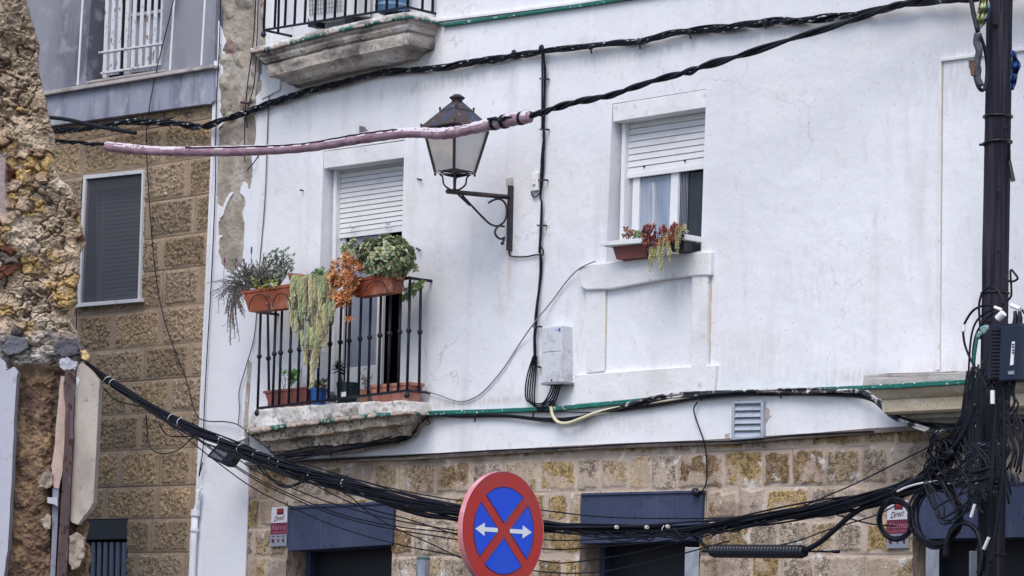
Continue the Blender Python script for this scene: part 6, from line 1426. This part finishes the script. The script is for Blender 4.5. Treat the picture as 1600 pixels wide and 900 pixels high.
# orange succulent
OS = plant('orange_succulent', 'rust orange spiky succulent hanging between the two railing troughs', 'plant', P(545, 440, .45)); q = MB()
orange = [(.50, .17, .05), (.38, .11, .04), (.60, .28, .10), (.28, .075, .035), (.66, .38, .17)]
for k in range(165):
    t = rp_.random(); x = 524+rp_.uniform(-1, 1)*(10+18*math.sin(math.pi*min(1, t*1.1)))+18*(1-t)**1.3+10*t; y = 399+t*78+rp_.uniform(-4, 4)
    x = min(max(x, 520), 566 if y < 430 else 558)
    rosette(q, P(x, y, .52+rp_.uniform(0, .10)), (rp_.uniform(-.8, .8), -1, rp_.uniform(-.5, .9)), rp_.uniform(.040, .068), orange, 14, .26, True, rp_, .3, (.2, 1.5))
for x, y in ((543, 497), (548, 500), (546, 476)): rosette(q, P(x, y, .54), (.1, -1, .3), .045, orange, 14, .28, True, rp_, .3, (.3, 1.5))
build(q, 'foliage', m_leaf, OS, fix=False)
q = MB(); q.tube(cpx([(548, 465, .52), (545, 480, .53), (544, 497, .53)]), .004, 4); q.tube(cpx([(566, 432, .46), (550, 440, .5), (540, 455, .52)]), .005, 4); build(q, 'stems', m_twig, OS)
# burro's tail
BT = plant('trailing_succulent', 'pale yellow green trailing succulent cascading over the middle of the railing', 'plant', P(487, 445, .45)); q = MB()
def tail(q, pts, r_, cols, dens=.0125, leaf=.021, w_=.0105):
    L_ = sum(np.linalg.norm(pts[i+1]-pts[i]) for i in range(len(pts)-1)); n_ = max(3, int(L_/dens)); acc = [0]
    for i in range(len(pts)-1): acc.append(acc[-1]+np.linalg.norm(pts[i+1]-pts[i]))
    base = cols[int(rp_.random()*len(cols))]; bf = rp_.uniform(.62, 1.15); base = tuple(x*bf for x in base)
    for i in range(n_+1):
        s = L_*i/n_; j = min(len(pts)-2, int(np.searchsorted(acc, s, 'right')-1)); t = (s-acc[j])/(acc[j+1]-acc[j]+1e-9); c = pts[j]*(1-t)+pts[j+1]*t; tg = unit(pts[j+1]-pts[j])
        a = unit(np.cross(tg, [.3, 1, .2])); b = np.cross(tg, a); fr = 1 if i < n_-3 else .6
        for k in range(6):
            an = k*1.047+i*.52; rad = math.cos(an)*a+math.sin(an)*b; dr = unit(rad*.75+tg*.75); side = unit(np.cross(dr, rad)); nn_ = np.cross(side, dr)
            f_ = rp_.uniform(.85, 1.12); tipc = (.66*bf, .60*bf, .34*bf) if rp_.random() < .5 else base; col = tuple(x*f_*(1.25 if k in (0, 3) else .8) for x in (tipc if rp_.random() < .5 else base))
            p0 = c+rad*r_*.35; l = leaf*fr; m = p0+dr*l*.5; p1 = p0+dr*l; w2 = w_*.62*fr
            q.add([p0, m+side*w2, m+nn_*w2, m-side*w2, m-nn_*w2, p1], [(0, 1, 2), (0, 2, 3), (0, 3, 4), (0, 4, 1), (5, 2, 1), (5, 3, 2), (5, 4, 3), (5, 1, 4)], col)
pale = [(.56, .60, .34), (.62, .60, .34), (.46, .56, .34), (.66, .61, .36), (.70, .63, .42), (.40, .50, .30)]
ends = [(455, 516), (459, 500), (462, 524), (466, 508), (470, 530), (473, 545), (476, 574), (479, 560), (483, 568), (486, 590), (489, 604), (492, 582), (496, 573), (499, 556), (503, 540), (506, 548), (510, 527), (513, 514), (516, 500), (519, 512), (460, 470), (468, 480), (475, 495), (482, 505), (489, 520), (495, 500), (501, 492), (508, 480), (514, 470), (457, 488), (487, 545), (497, 540), (522, 492), (480, 535), (470, 505)]
core_ = []
for i, (x, y) in enumerate(ends):
    y0 = 446+rp_.uniform(-10, 10)-5*math.sin(math.pi*(x-452)/70); dd_ = .50+rp_.uniform(0, .10)
    l = rp_.uniform(24, 62); ys_ = max(y0, y-l); x0_ = x+rp_.uniform(-3, 3)
    core_.append((x0_, y0, x, y, dd_))
    if ys_ <= y0+6: pts = curve([P(x0_+6, y0-7, .42), P(x0_+2, y0-9, .47), P(x0_, y0+1, dd_), P((x+x0_)/2, (y0+y)/2, dd_+.01), P(x, y, dd_)], 22)
    else: pts = curve([P(x+rp_.uniform(-2, 2), ys_, dd_-.01), P(x+rp_.uniform(-2, 2), (ys_+y)/2, dd_+.005), P(x+rp_.uniform(-3, 3), y, dd_)], 14)
    tail(q, pts, .0135, pale)
for k in range(20):            # the tops that arch over the rail
    x = 455+k*3.35+rp_.uniform(-1.5, 1.5); y = 437-4*math.sin(math.pi*(x-452)/70)+rp_.uniform(-3, 6); l = rp_.uniform(22, 52); d_ = .54+rp_.uniform(0, .06)
    tail(q, curve([P(x+7, y+1, .40), P(x+4, y-3, .46), P(x, y+3, d_), P(x+rp_.uniform(-2, 2), y+l, d_)], 16), .0135, pale)
for k in range(16):
    x = rp_.uniform(462, 512); y = rp_.uniform(475, 530 if 474 < x < 504 else 490); l = rp_.uniform(16, 40); d_ = .53+rp_.uniform(0, .06)
    tail(q, curve([P(x+2, y-4, d_-.03), P(x, y, d_), P(x+rp_.uniform(-2, 2), y+l, d_)], 10), .0130, pale)
tail(q, curve([P(489, 590, .55), P(489, 598, .55), P(484, 606, .56)], 6), .014, pale)
build(q, 'trailing_stems', m_leaf, BT, fix=False)
q = MB()
for (x0_, y0, x, y, dd_) in core_:
    for o_ in (-1.6, 1.2): q.tube(curve([P(x0_+o_, y0, dd_-.02), P((x0_+x)/2+o_+rp_.uniform(-2, 2), (y0+y)/2, dd_-.02), P(x+o_*.4, y-4, dd_-.01)], 6), .0045, 4)
build(q, 'woody_core', m_twig, BT, fix=False)
# green tuft behind it
GT = plant('spiky_green_tuft', 'small bright green tuft poking up above the trailing succulent', 'plant', P(503, 440, .38)); q = MB()
for k in range(42): rosette(q, P(490+rp_.random()*32, 420+rp_.random()*16+(6 if k % 3 == 0 else 0), .40+rp_.uniform(-.04, .04)), (rp_.uniform(-1, 1), -.6, 1), .048, [(.10, .22, .06), (.15, .28, .09), (.07, .15, .05)], 12, .22, True, rp_, .2)
build(q, 'foliage', m_leaf, GT, fix=False)
# lavender and its dry twigs
LV = plant('lavender_bush', 'straggly grey lavender with purple tips and dead twigs hanging left of the balcony', 'plant', P(400, 452, .42)); q = MB(); tw = MB(); fl = MB()
lvc = [(.22, .25, .18), (.28, .31, .22), (.16, .19, .14), (.20, .19, .17), (.30, .29, .25)]
def twig(x0_, y0_, x1_, y1_, bend, leaves, d0=.42, fork=True):
    a, b = P(x0_, y0_, d0), P(x1_, y1_, d0+rp_.uniform(-.05, .15)); mid_ = P((x0_+x1_)/2+bend[0], (y0_+y1_)/2+bend[1], d0+.06); pts = curve([a, mid_, b], 12)
    tw.tube(pts, [.0042-.0022*i/len(pts) for i in range(len(pts))], 4)
    for i in range(3, len(pts)):
        for _ in range(leaves):
            dr = unit((pts[i]-pts[i-1])+rng.normal(0, .035, 3)); s = unit(np.cross(dr, [rp_.random(), 1, rp_.random()])); c = lvc[int(rp_.random()*5)]; leafq(q, pts[i]-dr*rp_.random()*.02, unit(dr+rng.normal(0, .5, 3)), s, rp_.uniform(.016, .030), .0075, c, .1, .3, True)
    if fork:
        for _ in range(2):
            i = rp_.randrange(4, 11); e_ = pts[i]+unit((b-a)+rng.normal(0, .25, 3))*rp_.uniform(.04, .10); tw.tube([pts[i], (pts[i]+e_)/2+rng.normal(0, .006, 3), e_], .0022, 4)
    return b
for k in range(95):
    an = rp_.uniform(-.15, 1.0)*math.pi; r_ = rp_.uniform(22, 48); bx = rp_.uniform(380, 420); ex = bx-8+math.cos(an)*r_*.9; ey = 446-math.sin(an)*r_*rp_.uniform(.5, 1.15)
    if ex > 428: ex = 428-rp_.random()*14
    ex = max(ex, 334)
    b = twig(bx, 450, ex, ey, (rp_.uniform(-6, 6), rp_.uniform(-8, 2)), 4)
for k in range(40):          # hanging dead growth
    ex, ey = rp_.uniform(338, 384), rp_.uniform(460, 500); twig(rp_.uniform(378, 392), 452, ex, ey, (rp_.uniform(-16, -6), rp_.uniform(-16, -4)), 1)
for k in range(12): twig(378, 455, rp_.uniform(353, 376), rp_.uniform(505, 544 if k < 4 else 525), (-8, -12), 2)
for k in range(10): twig(384, 450, rp_.uniform(326, 345), rp_.uniform(430, 470), (0, -8), 1)
for x, y, l in ((393, 391, 10), (381, 408, 7), (351, 407, 6), (369, 406, 5), (412, 406, 7), (410, 412, 5)):
    c = P(x, y, .44); st_ = P(x-2, 440, .42); tw.tube([st_, c], .0025, 4)
    fl = MB()
    for j in range(7): fl.ball(c+np.array([0, 0, (3-j)*l*.00085]), .0085, 6, col=(.16, .025, .14))
    build(fl, 'flower_head', m_leaf, LV, fix=False)
build(q, 'leaves', m_leaf, LV, fix=False); build(tw, 'twigs', m_twig, LV, fix=False)
GB = plant('grey_green_bush', 'grey green small leaved bush in the right end of the left trough', 'plant', P(436, 445, .42)); q = MB(); st = MB()
for k in range(170):
    a = rp_.uniform(0, 6.28); rr_ = rp_.random()**.5; x, y = 434+math.cos(a)*rr_*24, 418-math.sin(a)*rr_*(26 if math.sin(a) > 0 else 20)
    rosette(q, P(x, y, .42+rp_.uniform(-.06, .10)), (rp_.uniform(-1, 1), -.8, rp_.uniform(-.2, 1.2)), .028, [(.19, .25, .16), (.24, .30, .20), (.13, .18, .12), (.17, .15, .15)], 9, .42, False, rp_)
    if k % 4 == 0: st.tube(curve([P(436, 448, .42), P((x+436)/2, (y+448)/2, .43), P(x, y, .44)], 5), .0028, 4)
for x, y in ((434, 391), (451, 389), (460, 399), (447, 392)): rosette(q, P(x, y, .42), (0, -1, .8), .034, [(.16, .28, .12), (.22, .34, .16)], 11, .5, False, rp_)
build(q, 'foliage', m_leaf, GB, fix=False); build(st, 'stems', m_twig, GB, fix=False)
YS = plant('yellow_green_sedum', 'low bright yellow green cushion in the left trough', 'plant', P(418, 450, .45)); q = MB()
for k in range(75): rosette(q, P(395+rp_.random()*40, 437+rp_.random()*14, .44+rp_.random()*.08), (rp_.uniform(-.6, .6), -.7, 1), .020, [(.42, .48, .10), (.33, .42, .08), (.50, .52, .16)], 9, .5, False, rp_)
build(q, 'foliage', m_leaf, YS, fix=False)
q = MB(); c = P(463, 436, .40); q.lathe(c-np.array([0, 0, .06]), [(.055, 0), (.072, .08), (.078, .085), (.078, .10), (.06, .10)], 18, axis=(.25, -.2, 1)); one(q, 'plant_pot', m_terra, 'tipped terracotta pot wedged behind the left trough of the railing', 'pot', smooth=40)
TP = plant('trailing_weed', 'green weed trailing behind the railing at the right corner of the balcony', 'plant', P(650, 462, .1)); q = MB(); st = MB()
for k in range(75):
    t = rp_.random(); x = 632+26*t+rp_.uniform(-6, 6); y = 462-22*t+rp_.uniform(-10, 14)*(1-.5*t); rosette(q, P(x, y, .14+rp_.uniform(-.05, .08)), (rp_.uniform(-1, 1), -1, .5), .030, [(.12, .22, .07), (.17, .28, .09), (.25, .30, .10)], 8, .45, False, rp_)
st.tube(cpx([(630, 470, .15), (640, 455, .15), (655, 440, .15)]), .003, 4); build(q, 'foliage', m_leaf, TP, fix=False); build(st, 'stem', m_twig, TP)
DR = plant('dark_rosette_plant', 'dark purple green rosette plant on a stalk in the green bucket pot', 'plant', P(543, 603, .16)); q = MB()
for lv in range(3): rosette(q, P(530, 579-lv*5, .20), (.05, -.15, 1), .135-.025*lv, [(.020, .035, .032), (.035, .050, .040), (.045, .022, .032)], 26, .27, True, rp_, .3, (.25, 1.75))
build(q, 'leaves', m_leaf, DR, fix=False); q = MB(); q.tube(curve([P(543, 603, .16), P(534, 596, .18), P(530, 580, .20)], 8), .012, 7); build(q, 'stalk', m_twig, DR, smooth='all')
def leafy(nm, lab, x, y, n_, sx, sy_, d, cols, L_, tall=None, wf=.5):
    t = plant(nm, lab, 'plant', P(x, y+sy_, d)); q = MB(); st = MB()
    for k in range(n_):
        px_, py_ = x+rp_.uniform(-sx, sx), y+rp_.uniform(-sy_, sy_); c = P(px_, py_, d+rp_.uniform(-.05, .05)); rosette(q, c, (rp_.uniform(-1, 1), -.8, rp_.uniform(0, 1)), L_, cols, 8, wf, False, rp_)
        if k % 3 == 0: st.tube(curve([P(x, y+sy_+8, d), P((x+px_)/2, y+sy_*.5, d), c], 5), .003, 4)
    for (a, b, c_, d_) in (tall or []): st.tube(cpx([(a, b, d), ((a+c_)/2+2, (b+d_)/2, d), (c_, d_, d)]), .0035, 4)
    build(q, 'foliage', m_leaf, t, fix=False); build(st, 'stems', m_twig, t, fix=False)
leafy('young_green_plant', 'fresh green leafy plant with bare twigs in the dark red floor trough', 455, 590, 14, 9, 7, .17, [(.10, .24, .06), (.16, .30, .09)], .055, [(446, 612, 440, 575), (450, 612, 455, 552), (443, 612, 436, 585), (465, 612, 472, 572), (440, 612, 446, 590)])
leafy('pot_plant', 'low green leaves with brown tips in the blue pot', 497, 601, 14, 13, 5, .18, [(.09, .20, .06), (.14, .24, .08), (.20, .10, .06)], .045)
leafy('dry_twig_plant', 'sparse dry twig plant in the small clay pot', 572, 588, 9, 8, 12, .17, [(.16, .09, .09), (.11, .10, .07)], .018, [(570, 610, 576, 566), (570, 610, 562, 578), (570, 610, 583, 583), (571, 608, 577, 590)])
leafy('tiny_cactus', 'grey green round cactus in the tiny pot on the balcony edge', 519, 615, 12, 5, 3, .22, [(.16, .18, .17)], .014)
# window plants
RS2 = plant('red_sedum', 'dark red rosette sedum clustered on the right window tray', 'plant', P(1035, 385, .25)); q = MB()
redc = [(.22, .045, .035), (.30, .075, .045), (.15, .03, .035), (.38, .12, .06), (.12, .05, .06)]
for k in range(80):
    x = 1006+rp_.random()*56; y = 353+rp_.random()*30+max(0, (1016-x)*.3); y = y if x < 1044 else min(y, 378); rosette(q, P(x, y, .24+rp_.uniform(-.02, .08)), (rp_.uniform(-.8, .8), -1, rp_.uniform(-.2, .9)), .036, redc, 12, .42, False, rp_)
for k in range(16): rosette(q, P(1058+rp_.random()*14, 355+rp_.random()*7, .22), (rp_.uniform(-.6, .6), -1, .6), .028, redc, 11, .42, False, rp_)
for k in range(14): rosette(q, P(1010+rp_.random()*16, 380+rp_.random()*14, .27), (rp_.uniform(-.8, .8), -1, .1), .026, [(.16, .08, .10), (.2, .12, .14)], 10, .42, False, rp_)
build(q, 'foliage', m_leaf, RS2, fix=False)
q = MB()
for k in range(14): q.tube([P(1012+k*3.2, 388, .2), P(1010+k*3.3+rp_.uniform(-3, 3), 362, .27)], .0032, 4)
build(q, 'stems', m_twig, RS2, fix=False)
YT = plant('trailing_succulent', 'short yellow green trailing stems hanging over the right window sill', 'plant', P(1033, 380, .27)); q = MB()
for x0_, y0_, x1, y1 in ((1017, 392, 1016, 423), (1022, 394, 1023, 408), (1032, 378, 1034, 427), (1030, 385, 1029, 410), (1040, 368, 1036, 398), (1044, 374, 1046, 407), (1058, 360, 1058, 396), (1062, 362, 1061, 378), (1068, 357, 1074, 362)):
    tail(q, curve([P(x0_+2, y0_-5, .26), P(x0_, y0_, .31), P((x0_+x1)/2, (y0_+y1)/2, .315), P(x1, y1, .31)], 12), .014, [(.50, .48, .22), (.56, .52, .26), (.42, .42, .20)])
build(q, 'trailing_stems', m_leaf, YT, fix=False)
leafy('red_tipped_succulent', 'small red tipped succulent at the left end of the right window tray', 980, 363, 9, 6, 8, .16, redc+[(.2, .25, .12)], .030)
leafy('small_cactus', 'small green cactus pads behind the white tray of the right window', 998, 367, 10, 8, 4, .14, [(.14, .22, .10), (.22, .28, .15)], .040)
